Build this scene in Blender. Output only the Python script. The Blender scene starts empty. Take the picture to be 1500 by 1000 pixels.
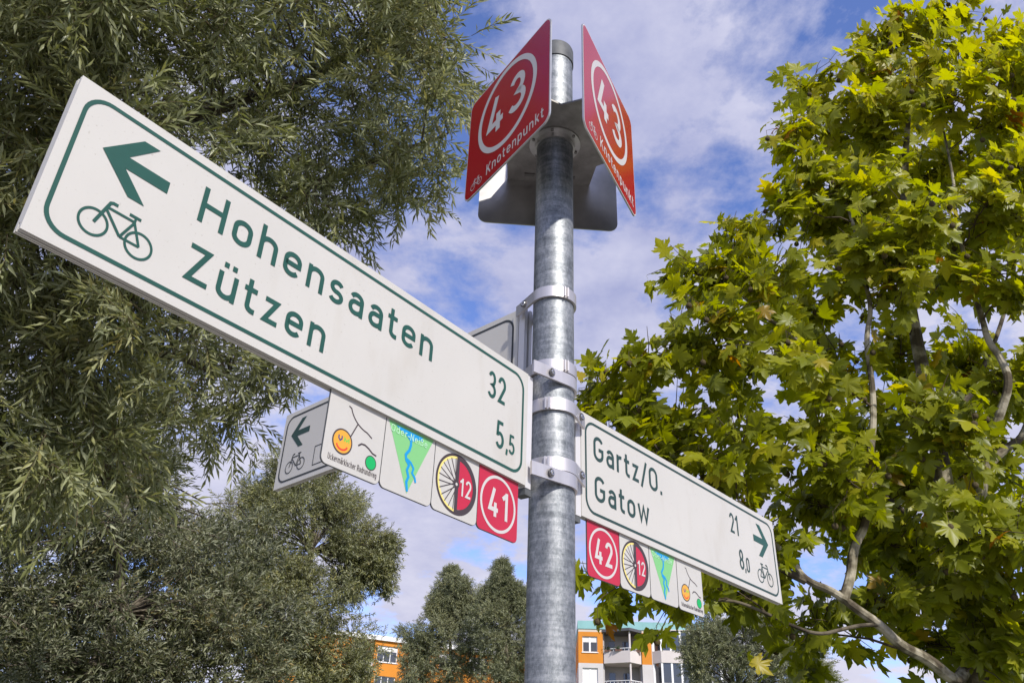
import bpy, bmesh, math, random
import numpy as np
R_ = math.radians
rng = np.random.default_rng(43)
random.seed(43)
scene = bpy.context.scene
COL = scene.collection

# ------------------------------------------------------------------ camera
CAM = np.array([0.0, 0.0, 1.65])
RT = np.array([0.99929, -0.0188, 0.03267]); UP = np.array([-0.03769, -0.4984, 0.86613]); FW = np.array([0.0, 0.86674, 0.49876])
FPX = 1204.27
from mathutils import Matrix, Vector
cd = bpy.data.cameras.new('camera'); cam = bpy.data.objects.new('camera', cd); COL.objects.link(cam)
cd.sensor_fit = 'HORIZONTAL'; cd.sensor_width = 36.0; cd.lens = FPX / 1500 * 36; cd.clip_start = 0.02; cd.clip_end = 3000
cam.matrix_world = Matrix(((RT[0], UP[0], -FW[0], CAM[0]), (RT[1], UP[1], -FW[1], CAM[1]), (RT[2], UP[2], -FW[2], CAM[2]), (0, 0, 0, 1)))
scene.camera = cam

# ------------------------------------------------------------------ sky, sun, exposure
SUN_AZ, SUN_EL = 152.0, 40.0        # azimuth from +Y towards +X
world = bpy.data.worlds.new('World'); scene.world = world; world.use_nodes = True
wn, wl = world.node_tree.nodes, world.node_tree.links
wn.clear()
out = wn.new('ShaderNodeOutputWorld'); bg = wn.new('ShaderNodeBackground'); bg.inputs['Strength'].default_value = 0.12
sky = wn.new('ShaderNodeTexSky'); sky.sky_type = 'NISHITA'; sky.sun_disc = False
sky.sun_elevation = R_(SUN_EL); sky.sun_rotation = R_(SUN_AZ); sky.air_density = 1.0; sky.dust_density = 0.0; sky.ozone_density = 3.0
tc = wn.new('ShaderNodeTexCoord'); sep = wn.new('ShaderNodeSeparateXYZ'); wl.new(tc.outputs['Generated'], sep.inputs[0])
def wmath(op, a, b=None):
    n = wn.new('ShaderNodeMath'); n.operation = op
    for i, v in enumerate((a, b)):
        if v is None: continue
        if isinstance(v, (int, float)): n.inputs[i].default_value = v
        else: wl.new(v, n.inputs[i])
    return n.outputs[0]
zz = wmath('ADD', wmath('MAXIMUM', sep.outputs[2], 0.0), 0.22)
cmb = wn.new('ShaderNodeCombineXYZ'); wl.new(wmath('DIVIDE', sep.outputs[0], zz), cmb.inputs[0]); wl.new(wmath('DIVIDE', sep.outputs[1], zz), cmb.inputs[1])
mp = wn.new('ShaderNodeMapping'); wl.new(cmb.outputs[0], mp.inputs[0]); mp.inputs['Location'].default_value = (3.1, 1.7, 0.4)
def wnoise(scale, detail, rough, dist=0.0):
    n = wn.new('ShaderNodeTexNoise'); wl.new(mp.outputs[0], n.inputs['Vector']); n.inputs['Scale'].default_value = scale
    n.inputs['Detail'].default_value = detail; n.inputs['Roughness'].default_value = rough; n.inputs['Distortion'].default_value = dist
    return n.outputs['Fac']
n1 = wnoise(3.0, 10, 0.60, 0.15); n2 = wnoise(9.0, 8, 0.62); n3 = wnoise(1.6, 7, 0.6)
dens = wmath('ADD', wmath('MULTIPLY', n1, 0.8), wmath('MULTIPLY', n2, 0.2))
rp = wn.new('ShaderNodeValToRGB'); wl.new(dens, rp.inputs[0])
rp.color_ramp.elements[0].position = 0.415; rp.color_ramp.elements[0].color = (0.0,) * 3 + (1,)
rp.color_ramp.elements[1].position = 0.52; rp.color_ramp.elements[1].color = (1, 1, 1, 1)
cr = wn.new('ShaderNodeValToRGB'); wl.new(wmath('ADD', wmath('MULTIPLY', n3, 0.55), wmath('MULTIPLY', n2, 0.45)), cr.inputs[0])
cr.color_ramp.elements[0].position = 0.36; cr.color_ramp.elements[0].color = (2.3, 2.5, 4.1, 1)
cr.color_ramp.elements[1].position = 0.66; cr.color_ramp.elements[1].color = (4.5, 4.5, 5.5, 1)
mx = wn.new('ShaderNodeMix'); mx.data_type = 'RGBA'
tn = wn.new('ShaderNodeMix'); tn.data_type = 'RGBA'; tn.blend_type = 'MULTIPLY'; tn.inputs['Factor'].default_value = 1
wl.new(sky.outputs[0], tn.inputs['A']); tn.inputs['B'].default_value = (1.12, 1.08, 1.44, 1)
wl.new(rp.outputs[0], mx.inputs['Factor']); wl.new(tn.outputs['Result'], mx.inputs['A']); lo = wn.new('ShaderNodeMapRange'); wl.new(sep.outputs[2], lo.inputs[0]); lo.inputs[1].default_value = .10; lo.inputs[2].default_value = .42; lo.inputs[3].default_value = 1.0; lo.inputs[4].default_value = 0.0
wh = wn.new('ShaderNodeMix'); wh.data_type = 'RGBA'; wl.new(wmath('MULTIPLY', lo.outputs[0], .7), wh.inputs['Factor']); wl.new(cr.outputs[0], wh.inputs['A']); wh.inputs['B'].default_value = (5.0, 4.9, 5.6, 1)   # low clouds are seen side-on, sunlit
wl.new(wh.outputs['Result'], mx.inputs['B'])
wl.new(mx.outputs['Result'], bg.inputs['Color']); wl.new(bg.outputs[0], out.inputs[0])

sd = bpy.data.lights.new('sun', 'SUN'); sun = bpy.data.objects.new('sun', sd); COL.objects.link(sun)
sd.energy = 3.7; sd.angle = R_(1.5); sd.color = (1.0, 0.955, 0.88)
S = Vector((math.cos(R_(SUN_EL)) * math.sin(R_(SUN_AZ)), math.cos(R_(SUN_EL)) * math.cos(R_(SUN_AZ)), math.sin(R_(SUN_EL))))
sun.rotation_euler = S.to_track_quat('Z', 'Y').to_euler(); sun.location = (5, -5, 12)
vs = scene.view_settings
vs.view_transform = 'Standard'; vs.look = 'None'; vs.gamma = 1; vs.use_curve_mapping = False; vs.exposure = 0.45

def at(px, py, hd):
    """point seen at a photograph pixel, hd metres away along the ground"""
    D = FW + RT * (px - 750) / FPX + UP * (500 - py) / FPX
    return CAM + D * (hd / math.hypot(D[0], D[1]))
def pix(P):
    Q = np.asarray(P) - CAM; z = Q @ FW
    return 750 + FPX * (Q @ RT) / z, 500 - FPX * (Q @ UP) / z, z

# ------------------------------------------------------------------ materials
def mat(name, color, rough=0.5, metal=0.0, spec=0.5, noise=None, bump=None, coat=0.0):
    """noise=(scale, amount, stretch) varies the colour; bump=(scale, strength)"""
    m = bpy.data.materials.new(name); m.use_nodes = True; n, l = m.node_tree.nodes, m.node_tree.links
    b = n['Principled BSDF']; b.inputs['Base Color'].default_value = (*color, 1); b.inputs['Roughness'].default_value = rough
    b.inputs['Metallic'].default_value = metal; b.inputs['Specular IOR Level'].default_value = spec; b.inputs['Coat Weight'].default_value = coat
    t = n.new('ShaderNodeTexCoord')
    if noise:
        mpn = n.new('ShaderNodeMapping'); l.new(t.outputs['Object'], mpn.inputs[0]); mpn.inputs['Scale'].default_value = noise[2] if len(noise) > 2 else (1, 1, 1)
        x = n.new('ShaderNodeTexNoise'); l.new(mpn.outputs[0], x.inputs['Vector']); x.inputs['Scale'].default_value = noise[0]; x.inputs['Detail'].default_value = 6
        x.inputs['Roughness'].default_value = 0.62
        r = n.new('ShaderNodeValToRGB'); l.new(x.outputs['Fac'], r.inputs[0]); a = noise[1]
        r.color_ramp.elements[0].position = .3; r.color_ramp.elements[1].position = .7
        r.color_ramp.elements[0].color = tuple(c * (1 - a) for c in color) + (1,); r.color_ramp.elements[1].color = tuple(min(1, c * (1 + a)) for c in color) + (1,)
        l.new(r.outputs[0], b.inputs['Base Color'])
    if bump:
        x = n.new('ShaderNodeTexNoise'); l.new(t.outputs['Object'], x.inputs['Vector']); x.inputs['Scale'].default_value = bump[0]; x.inputs['Detail'].default_value = 5
        q = n.new('ShaderNodeBump'); q.inputs['Strength'].default_value = bump[1]; q.inputs['Distance'].default_value = 0.01
        l.new(x.outputs['Fac'], q.inputs['Height']); l.new(q.outputs[0], b.inputs['Normal'])
    return m

def galvanised():
    m = bpy.data.materials.new('galvanised_steel'); m.use_nodes = True; n, l = m.node_tree.nodes, m.node_tree.links
    b = n['Principled BSDF']; b.inputs['Metallic'].default_value = 0.7
    t = n.new('ShaderNodeTexCoord')
    v = n.new('ShaderNodeTexVoronoi'); l.new(t.outputs['Object'], v.inputs['Vector']); v.inputs['Scale'].default_value = 260
    mpn = n.new('ShaderNodeMapping'); l.new(t.outputs['Object'], mpn.inputs[0]); mpn.inputs['Scale'].default_value = (1, 1, .35)
    x = n.new('ShaderNodeTexNoise'); l.new(mpn.outputs[0], x.inputs['Vector']); x.inputs['Scale'].default_value = 70; x.inputs['Detail'].default_value = 12; x.inputs['Roughness'].default_value = .9
    mp2 = n.new('ShaderNodeMapping'); l.new(t.outputs['Object'], mp2.inputs[0]); mp2.inputs['Scale'].default_value = (3, 3, 44)
    y = n.new('ShaderNodeTexNoise'); l.new(mp2.outputs[0], y.inputs['Vector']); y.inputs['Scale'].default_value = 1.5; y.inputs['Detail'].default_value = 8; y.inputs['Roughness'].default_value = .7
    def mm(op, a, c):
        k = n.new('ShaderNodeMath'); k.operation = op
        for i, q in enumerate((a, c)):
            if isinstance(q, (int, float)): k.inputs[i].default_value = q
            else: l.new(q, k.inputs[i])
        return k.outputs[0]
    sv = n.new('ShaderNodeSeparateColor'); l.new(v.outputs['Color'], sv.inputs[0])
    f = mm('ADD', mm('ADD', mm('MULTIPLY', sv.outputs[0], .05), mm('MULTIPLY', x.outputs['Fac'], .62)), mm('MULTIPLY', y.outputs['Fac'], .36))
    r = n.new('ShaderNodeValToRGB'); l.new(f, r.inputs[0])
    e = r.color_ramp.elements; e[0].position = .39; e[0].color = (.085, .093, .10, 1); e[1].position = .63; e[1].color = (.43, .435, .44, 1)
    k = e.new(.50); k.color = (.215, .228, .238, 1)
    l.new(r.outputs[0], b.inputs['Base Color'])
    rr = n.new('ShaderNodeMapRange'); l.new(x.outputs['Fac'], rr.inputs[0]); rr.inputs[3].default_value = .40; rr.inputs[4].default_value = .68
    l.new(rr.outputs[0], b.inputs['Roughness'])
    q = n.new('ShaderNodeBump'); q.inputs['Strength'].default_value = .3; q.inputs['Distance'].default_value = .0015
    l.new(f, q.inputs['Height']); l.new(q.outputs[0], b.inputs['Normal'])
    return m

def sign_white():
    m = mat('sign_white_film', (.50, .48, .443), .42, spec=.45, noise=(5, .035)); n, l = m.node_tree.nodes, m.node_tree.links
    b = n['Principled BSDF']; t = n.new('ShaderNodeTexCoord')
    x = n.new('ShaderNodeTexNoise'); l.new(t.outputs['Object'], x.inputs['Vector']); x.inputs['Scale'].default_value = 260; x.inputs['Detail'].default_value = 3
    r = n.new('ShaderNodeValToRGB'); l.new(x.outputs['Fac'], r.inputs[0]); r.color_ramp.elements[0].position = .27; r.color_ramp.elements[0].color = (.75, .72, .68, 1); r.color_ramp.elements[1].position = .36
    g = n.new('ShaderNodeMapping'); l.new(t.outputs['Object'], g.inputs[0]); g.inputs['Scale'].default_value = (9, 9, 3.5)
    z = n.new('ShaderNodeTexNoise'); l.new(g.outputs[0], z.inputs['Vector']); z.inputs['Scale'].default_value = 1.6; z.inputs['Detail'].default_value = 4
    r2 = n.new('ShaderNodeValToRGB'); l.new(z.outputs['Fac'], r2.inputs[0]); r2.color_ramp.elements[0].position = .30; r2.color_ramp.elements[0].color = (.92, .90, .87, 1); r2.color_ramp.elements[1].position = .42
    src = b.inputs['Base Color'].links[0].from_socket
    for o in (r.outputs[0], r2.outputs[0]):
        k = n.new('ShaderNodeMix'); k.data_type = 'RGBA'; k.blend_type = 'MULTIPLY'; k.inputs['Factor'].default_value = .8
        l.new(src, k.inputs['A']); l.new(o, k.inputs['B']); src = k.outputs['Result']
    l.new(src, b.inputs['Base Color'])
    return m

def leaf_mat(name, ramp, back=None, rough=.45, trans=.35, spec=.4):
    m = bpy.data.materials.new(name); m.use_nodes = True; n, l = m.node_tree.nodes, m.node_tree.links
    b = n['Principled BSDF']; b.inputs['Roughness'].default_value = rough; b.inputs['Specular IOR Level'].default_value = spec
    a = n.new('ShaderNodeAttribute'); a.attribute_name = 'tint'
    r = n.new('ShaderNodeValToRGB'); l.new(a.outputs['Fac'], r.inputs[0])
    e = r.color_ramp.elements
    e[0].position = ramp[0][0]; e[0].color = (*ramp[0][1], 1); e[1].position = ramp[-1][0]; e[1].color = (*ramp[-1][1], 1)
    for p, c in ramp[1:-1]: k = e.new(p); k.color = (*c, 1)
    src = r.outputs[0]
    if back:
        g = n.new('ShaderNodeNewGeometry'); x = n.new('ShaderNodeMix'); x.data_type = 'RGBA'; x.inputs['B'].default_value = (*back, 1)
        mu = n.new('ShaderNodeMath'); mu.operation = 'MULTIPLY'; mu.inputs[1].default_value = .65; l.new(g.outputs['Backfacing'], mu.inputs[0])
        l.new(mu.outputs[0], x.inputs['Factor']); l.new(src, x.inputs['A']); src = x.outputs['Result']
    l.new(src, b.inputs['Base Color'])
    tr = n.new('ShaderNodeBsdfTranslucent')
    hs = n.new('ShaderNodeHueSaturation'); hs.inputs['Saturation'].default_value = 1.15; hs.inputs['Value'].default_value = 1.5; l.new(src, hs.inputs['Color']); l.new(hs.outputs[0], tr.inputs['Color'])
    ms = n.new('ShaderNodeMixShader'); ms.inputs[0].default_value = trans
    l.new(b.outputs[0], ms.inputs[1]); l.new(tr.outputs[0], ms.inputs[2]); l.new(ms.outputs[0], n['Material Output'].inputs[0])
    return m

def bark(name, c0, c1, scale=9, c2=None):
    m = mat(name, c0, .85, spec=.2, bump=(40, .5)); n, l = m.node_tree.nodes, m.node_tree.links
    t = n.new('ShaderNodeTexCoord'); x = n.new('ShaderNodeTexNoise'); l.new(t.outputs['Object'], x.inputs['Vector']); x.inputs['Scale'].default_value = scale; x.inputs['Detail'].default_value = 4
    r = n.new('ShaderNodeValToRGB'); l.new(x.outputs['Fac'], r.inputs[0]); r.color_ramp.elements[0].position = .42; r.color_ramp.elements[1].position = .56
    r.color_ramp.elements[0].color = (*c0, 1); r.color_ramp.elements[1].color = (*c1, 1)
    if c2: k = r.color_ramp.elements.new(.49); k.color = (*c2, 1)
    l.new(r.outputs[0], n['Principled BSDF'].inputs['Base Color'])
    return m

M = dict(
    white=sign_white(), galv=galvanised(),
    green=mat('dark_green_film', (.014, .072, .054), .42, spec=.35, noise=(30, .10)),
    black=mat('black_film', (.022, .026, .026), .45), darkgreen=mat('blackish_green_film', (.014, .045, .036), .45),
    alu=mat('brushed_aluminium', (.58, .55, .545), .44, .75, noise=(28, .12, (1, 1, .3))),
    aluplate=mat('bare_aluminium_plate', (.50, .49, .48), .33, .95, noise=(11, .22)),
    bracket=mat('dull_sheet_steel', (.30, .285, .27), .55, .8, noise=(24, .3)),
    endprof=mat('white_anodised_profile', (.62, .60, .59), .4, .15),
    cap=mat('grey_plastic_cap', (.075, .078, .08), .6, noise=(60, .3)),
    steel=mat('stainless_bolt', (.55, .54, .53), .28, 1.0), dark=mat('dark_steel', (.20, .19, .18), .45, .6),
    red=mat('deep_red_film', (.34, .002, .014), .13, spec=.36, noise=(6, .05)), crimson=mat('crimson_film', (.44, .012, .038), .38, noise=(12, .06)),
    print=mat('white_print', (.52, .495, .475), .4), platewhite=mat('white_route_plate', (.48, .46, .425), .42, noise=(16, .05)),
    orange=mat('orange_print', (.64, .32, .03), .5), redprint=mat('red_print', (.60, .04, .02), .5), blueprint=mat('navy_print', (.03, .03, .16), .5),
    lime=mat('lime_print', (.16, .46, .05), .5), gdot=mat('green_dot_print', (.0, .36, .09), .5), meadow=mat('light_green_print', (.18, .46, .17), .5),
    river=mat('river_blue_print', (.0, .26, .55), .5), gold=mat('gold_print', (.72, .60, .18), .5), ink=mat('dark_brown_print', (.045, .03, .032), .5),
    palegreen=mat('pale_green_print', (.48, .78, .52), .5),
)

# ------------------------------------------------------------------ mesh helpers
class MB:
    def __init__(s): s.v = []; s.f = []; s.mi = []
    def add(s, verts, faces, mi=0):
        o = len(s.v); s.v += [tuple(map(float, p)) for p in verts]; s.f += [tuple(i + o for i in f) for f in faces]; s.mi += [mi] * len(faces); return s
    def box(s, x0, x1, y0, y1, z0, z1, mi=0):
        return s.add([(x0, y0, z0), (x1, y0, z0), (x1, y1, z0), (x0, y1, z0), (x0, y0, z1), (x1, y0, z1), (x1, y1, z1), (x0, y1, z1)],
                     [(0, 3, 2, 1), (4, 5, 6, 7), (0, 1, 5, 4), (1, 2, 6, 5), (2, 3, 7, 6), (3, 0, 4, 7)], mi)
    def prism(s, poly, fn, a, b, mi=0):
        """poly in 2D, fn(p, t) -> 3D for t in (a, b)"""
        n = len(poly); V = [fn(p, a) for p in poly] + [fn(p, b) for p in poly]
        return s.add(V, [tuple(range(n))[::-1], tuple(range(n, 2 * n))] + [(i, (i + 1) % n, n + (i + 1) % n, n + i) for i in range(n)], mi)
    def loft(s, rings, closed=True, caps=True, mi=0):
        n = len(rings[0]); V = [p for r in rings for p in r]; F = []
        for k in range(len(rings) - 1):
            for i in range(n if closed else n - 1):
                j = (i + 1) % n; F.append((k * n + i, k * n + j, (k + 1) * n + j, (k + 1) * n + i))
        if caps: F += [tuple(range(n))[::-1], tuple(range((len(rings) - 1) * n, len(rings) * n))]
        return s.add(V, F, mi)
    def lathe(s, prof, n=40, axis='z', c=(0, 0, 0), caps=True, mi=0):
        rings = []
        for r, h in prof:
            ring = []
            for i in range(n):
                a = 2 * math.pi * i / n; p = (r * math.cos(a), r * math.sin(a))
                ring.append((c[0] + p[0], c[1] + p[1], c[2] + h) if axis == 'z' else (c[0] + p[0], c[1] + h, c[2] + p[1]))
            rings.append(ring)
        return s.loft(rings, True, caps, mi)
    def build(s, name, mats, parent=None, smooth=False, loc=None, rz=None):
        me = bpy.data.meshes.new(name); me.from_pydata(s.v, [], s.f)
        for m in (mats if isinstance(mats, (list, tuple)) else [mats]): me.materials.append(m)
        me.polygons.foreach_set('material_index', s.mi)
        bm = bmesh.new(); bm.from_mesh(me); bmesh.ops.recalc_face_normals(bm, faces=bm.faces); bm.to_mesh(me); bm.free()
        if smooth:
            me.polygons.foreach_set('use_smooth', [True] * len(me.polygons)); me.set_sharp_from_angle(angle=R_(35))
        o = bpy.data.objects.new(name, me); COL.objects.link(o)
        if parent: o.parent = parent
        if loc is not None: o.location = loc
        if rz is not None: o.rotation_euler.z = rz
        return o
def tag(o, label=None, cat=None, group=None, kind=None):
    if label: o['label'] = label
    if cat: o['category'] = cat
    if group: o['group'] = group
    if kind: o['kind'] = kind
    return o
def empty(name, loc, rz=0):
    o = bpy.data.objects.new(name, None); COL.objects.link(o); o.location = tuple(map(float, loc)); o.rotation_euler.z = rz; o.empty_display_size = .1; return o
def copy_tree(o, parent=None):
    c = o.copy(); COL.objects.link(c); c.parent = parent
    for ch in list(o.children): copy_tree(ch, c)
    return c

# ---- flat printed shapes on a sign face: x = along, z = up, -y = outwards, units mm
def arc(cx, cy, rx, ry, a0, a1, n=None):
    n = n or max(3, int(abs(a1 - a0) / 13))
    return [(cx + rx * math.cos(R_(a0 + (a1 - a0) * i / n)), cy + ry * math.sin(R_(a0 + (a1 - a0) * i / n))) for i in range(n + 1)]
class Flat:
    def __init__(s, y=-.5): s.m = MB(); s.y = y; s.k = 0
    def lay(s): s.k += 1; return s.y - .03 * (s.k % 8)
    def poly(s, pts, mi=0):
        y = s.lay(); s.m.add([(p[0] / 1000, y / 1000, p[1] / 1000) for p in pts], [tuple(range(len(pts)))], mi); return s
    def ring(s, cx, cy, ro, ri, mi=0, n=48, ky=1.0, a0=0, a1=360):
        o = arc(cx, cy, ro, ro * ky, a0, a1, n); i = arc(cx, cy, ri, ri * ky, a0, a1, n); y = s.lay()
        s.m.add([(p[0] / 1000, y / 1000, p[1] / 1000) for p in o + i], [(k, k + 1, n + 2 + k, n + 1 + k) for k in range(n)], mi); return s
    def disc(s, cx, cy, r, mi=0, ky=1.0): return s.poly(arc(cx, cy, r, r * ky, 0, 350, 35), mi)
    def stroke(s, pts, w, mi=0):
        P = [pts[0]]
        for p in pts[1:]:
            if math.hypot(p[0] - P[-1][0], p[1] - P[-1][1]) > 1e-4: P.append(p)
        closed = math.hypot(P[0][0] - P[-1][0], P[0][1] - P[-1][1]) < 1e-3 and len(P) > 3
        if closed: P = P[:-1]
        n = len(P); L = []; Rr = []
        def nrm(a, b):
            d = math.hypot(b[0] - a[0], b[1] - a[1]); return (-(b[1] - a[1]) / d, (b[0] - a[0]) / d)
        for i in range(n):
            if closed: a, b = nrm(P[i - 1], P[i]), nrm(P[i], P[(i + 1) % n])
            else:
                a = nrm(P[i - 1], P[i]) if i > 0 else nrm(P[0], P[1]); b = nrm(P[i], P[i + 1]) if i < n - 1 else a
            m = (a[0] + b[0], a[1] + b[1]); q = m[0] ** 2 + m[1] ** 2; k = 2 / q if q > .3 else 2 / .3
            k = min(k, 1.05 / max(math.sqrt(q), .3) * 2.0)
            h = w / 2; L.append((P[i][0] + m[0] * k * h, P[i][1] + m[1] * k * h)); Rr.append((P[i][0] - m[0] * k * h, P[i][1] - m[1] * k * h))
        y = s.lay()
        s.m.add([(p[0] / 1000, y / 1000, p[1] / 1000) for p in L + Rr], [(i, (i + 1) % n, n + (i + 1) % n, n + i) for i in range(n if closed else n - 1)], mi); return s
    def build(s, name, mats, parent, label=None):
        me = bpy.data.meshes.new(name); me.from_pydata(s.m.v, [], s.m.f)
        for m in (mats if isinstance(mats, (list, tuple)) else [mats]): me.materials.append(m)
        me.polygons.foreach_set('material_index', s.m.mi)
        bm = bmesh.new(); bm.from_mesh(me)
        for f in bm.faces:
            f.normal_update()
            if f.normal.y > 0: f.normal_flip()
        bm.to_mesh(me); bm.free()
        o = bpy.data.objects.new(name, me); COL.objects.link(o); o.parent = parent
        if label: o['label'] = label
        return o

# ---- road-sign lettering drawn as pen strokes (cap height 1)
def stad(L, Rr, b, t):
    r = (Rr - L) / 2; c = (L + Rr) / 2
    p = arc(c, t - r, r, r, 0, 180) + arc(c, b + r, r, r, 180, 360); return p + [p[0]]
def ell(cx, cy, rx, ry): return arc(cx, cy, rx, ry, 0, 360, 28)
_n = [(.07, .40)] + arc(.25, .47, .18, .18, 180, 0) + [(.43, 0)]
_u = [(.07, .72)] + arc(.25, .25, .18, .18, 180, 360)
_a = [arc(.24, .47, .17, .18, 155, 0) + [(.41, 0)], [(.41, .42), (.21, .42)] + arc(.21, .245, .14, .175, 90, 270)[1:] + arc(.25, .22, .16, .15, 272, 345)]
_o = stad(.07, .43, .07, .65)
_dots = [[(.15, .86), (.15, 1)], [(.35, .86), (.35, 1)]]
GL = {
 'H': (.62, [[(.07, 0), (.07, 1)], [(.55, 0), (.55, 1)], [(.07, .51), (.55, .51)]]), 'o': (.50, [_o]), 'h': (.50, [[(.07, 0), (.07, 1)], _n]),
 'n': (.50, [[(.07, 0), (.07, .72)], _n]), 'u': (.50, [_u, [(.43, 0), (.43, .72)]]), 'ü': (.50, [_u, [(.43, 0), (.43, .72)]] + _dots),
 'e': (.50, [[(.07, .37), (.43, .37)] + arc(.25, .47, .18, .18, 0, 180) + arc(.25, .25, .18, .18, 180, 325)]),
 'a': (.48, _a), 'ä': (.48, _a + _dots),
 's': (.44, [arc(.22, .505, .145, .145, 28, 270) + arc(.22, .215, .16, .145, 90, -155)]),
 't': (.34, [[(.13, .93)] + arc(.27, .21, .14, .14, 180, 270) + [(.33, .07)], [(0, .65), (.32, .65)]]),
 'z': (.46, [[(.05, .65), (.36, .65), (.10, .07), (.43, .07)]]), 'Z': (.58, [[(.04, .93), (.46, .93), (.11, .07), (.56, .07)]]),
 'G': (.60, [arc(.30, .70, .23, .23, 25, 180) + arc(.30, .30, .23, .23, 180, 360) + [(.53, .48), (.31, .48)]]),
 'r': (.33, [[(.07, 0), (.07, .72)], [(.07, .40)] + arc(.25, .45, .18, .20, 180, 70)]), 'O': (.60, [stad(.07, .53, .07, .93)]),
 'K': (.58, [[(.07, 0), (.07, 1)], [(.51, 1), (.09, .40)], [(.22, .58), (.54, 0)]]), 'k': (.47, [[(.07, 0), (.07, 1)], [(.41, .72), (.09, .28)], [(.20, .42), (.44, 0)]]),
 'p': (.50, [[(.07, -.22), (.07, .72)], _o]), 'd': (.50, [[(.43, 0), (.43, 1)], _o]), 'g': (.50, [_o, [(.43, .72)] + arc(.25, -.05, .18, .15, 360, 215)]),
 'U': (.58, [[(.07, 1)] + arc(.29, .28, .22, .21, 180, 360) + [(.51, 1)]]), 'c': (.46, [arc(.25, .47, .18, .18, 35, 180) + arc(.25, .25, .18, .18, 180, 325)]),
 'm': (.78, [[(.07, 0), (.07, .72)], [(.07, .4)] + arc(.23, .49, .16, .16, 180, 0) + [(.39, 0)], [(.39, .4)] + arc(.55, .49, .16, .16, 180, 0) + [(.71, 0)]]),
 'i': (.14, [[(.07, 0), (.07, .72)], [(.07, .86), (.07, 1)]]), 'R': (.56, [[(.07, 0), (.07, 1)], [(.07, .93), (.30, .93)] + arc(.30, .69, .20, .24, 90, -90)[1:] + [(.07, .45)], [(.30, .45), (.50, 0)]]),
 'w': (.72, [[(.05, .72), (.20, .07), (.36, .66), (.52, .07), (.67, .72)]]), 'N': (.58, [[(.07, 0), (.07, 1)], [(.51, 0), (.51, 1)], [(.08, .95), (.50, .05)]]),
 'ß': (.50, [[(.07, 0)] + arc(.24, .77, .17, .16, 180, 0) + [(.38, .66), (.27, .55)] + arc(.25, .29, .18, .22, 75, -115)]),
 '/': (.36, [[(0, -.08), (.35, 1.04)]]), '.': (.14, [[(.07, 0), (.07, .15)]]), ',': (.14, [[(.10, .15), (.05, -.10)]]), '-': (.3, [[(0, .4), (.3, .4)]]), ' ': (.25, []),
 '0': (.52, [stad(.07, .45, .07, .93)]), '1': (.33, [[(.03, .74), (.24, .93)], [(.24, 1), (.24, 0)]]), '2': (.52, [arc(.26, .69, .19, .24, 168, -22) + [(.10, .07), (.48, .07)]]),
 '3': (.52, [arc(.25, .71, .17, .22, 155, -90) + arc(.25, .28, .20, .21, 90, -155)]), '4': (.54, [[(.31, 1), (.09, .25), (.53, .25)], [(.38, .50), (.38, 0)]]),
 '5': (.52, [[(.45, .93), (.13, .93), (.10, .50)] + arc(.25, .31, .20, .24, 128, -152)]), '8': (.52, [ell(.26, .715, .16, .215), ell(.26, .285, .19, .215)]),
}
def text(fl, s, x0, x1, base, cap, weight=.135, mi=0, gap=.15):
    W = sum(GL[c][0] for c in s) + gap * (len(s) - 1); k = (x1 - x0) / W; x = x0; w = cap * weight
    for c in s:
        gw, paths = GL[c]
        for p in paths:
            fl.stroke([(x + k * q[0], base + cap * q[1]) for q in p], w if abs(k / cap) > .75 else w * .92, mi)
        x += k * (gw + gap)
def bicycle(fl, x, z, s, w, mi=0, flip=False):
    """wheels 48.5 apart, facing left unless flipped; x,z = front wheel centre"""
    q = -1 if flip else 1
    P = lambda a, b: (x + q * s * a, z + s * b)
    fl.ring(*P(0, 0), 14.5 * s + w / 2, 14.5 * s - w / 2, mi); fl.ring(*P(48.7, 0), 14.5 * s + w / 2, 14.5 * s - w / 2, mi)
    fl.stroke([P(.5, .3), P(8.5, 24.5), P(10.2, 29.6), P(13, 31), P(18, 31)], w * 1.25, mi)
    for a, b, k in ((P(8, 23.5), P(37.5, 23.5), 1), (P(8, 21), P(28, -1), 1.1), (P(37.2, 25), P(49.3, -1), 1), (P(38.5, 23), P(28, -1), 1), (P(28, -1), P(49.5, -1), 1), (P(38.3, 23), P(38.3, 29), 1), (P(31, 29.3), P(44, 29.3), 1.2)):
        fl.stroke([a, b], w * k, mi)
def border(fl, W, H, inset=12, w=4.6, r=24, mi=0):
    a, b, c, d = inset + w / 2, W - inset - w / 2, inset + w / 2, H - inset - w / 2
    p = arc(b - r, d - r, r, r, 0, 90, 8) + arc(a + r, d - r, r, r, 90, 180, 8) + arc(a + r, c + r, r, r, 180, 270, 8) + arc(b - r, c + r, r, r, 270, 360, 8)
    fl.stroke(p + [p[0]], w, mi)

# ================================================================== setting
grass_m = mat('mown_grass', (.075, .105, .03), .9, spec=.2, noise=(3, .4), bump=(40, .6))
g = MB(); g.add([(-600, -600, 0), (600, -600, 0), (600, 600, 0), (-600, 600, 0)], [(0, 1, 2, 3)]); tag(g.build('ground', grass_m), kind='structure')
bounce_m = mat('pale_bounce_paving', (.31, .29, .265), .85, noise=(6, .15), bump=(90, .3))  # unseen paving, made wide and pale to bounce sunlight up onto undersides
g = MB(); g.add([(-60, -6, .004), (60, -6, .004), (60, 4.2, .004), (-60, 4.2, .004)], [(0, 1, 2, 3)]); tag(g.build('bounce_paving', bounce_m), kind='structure')

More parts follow.
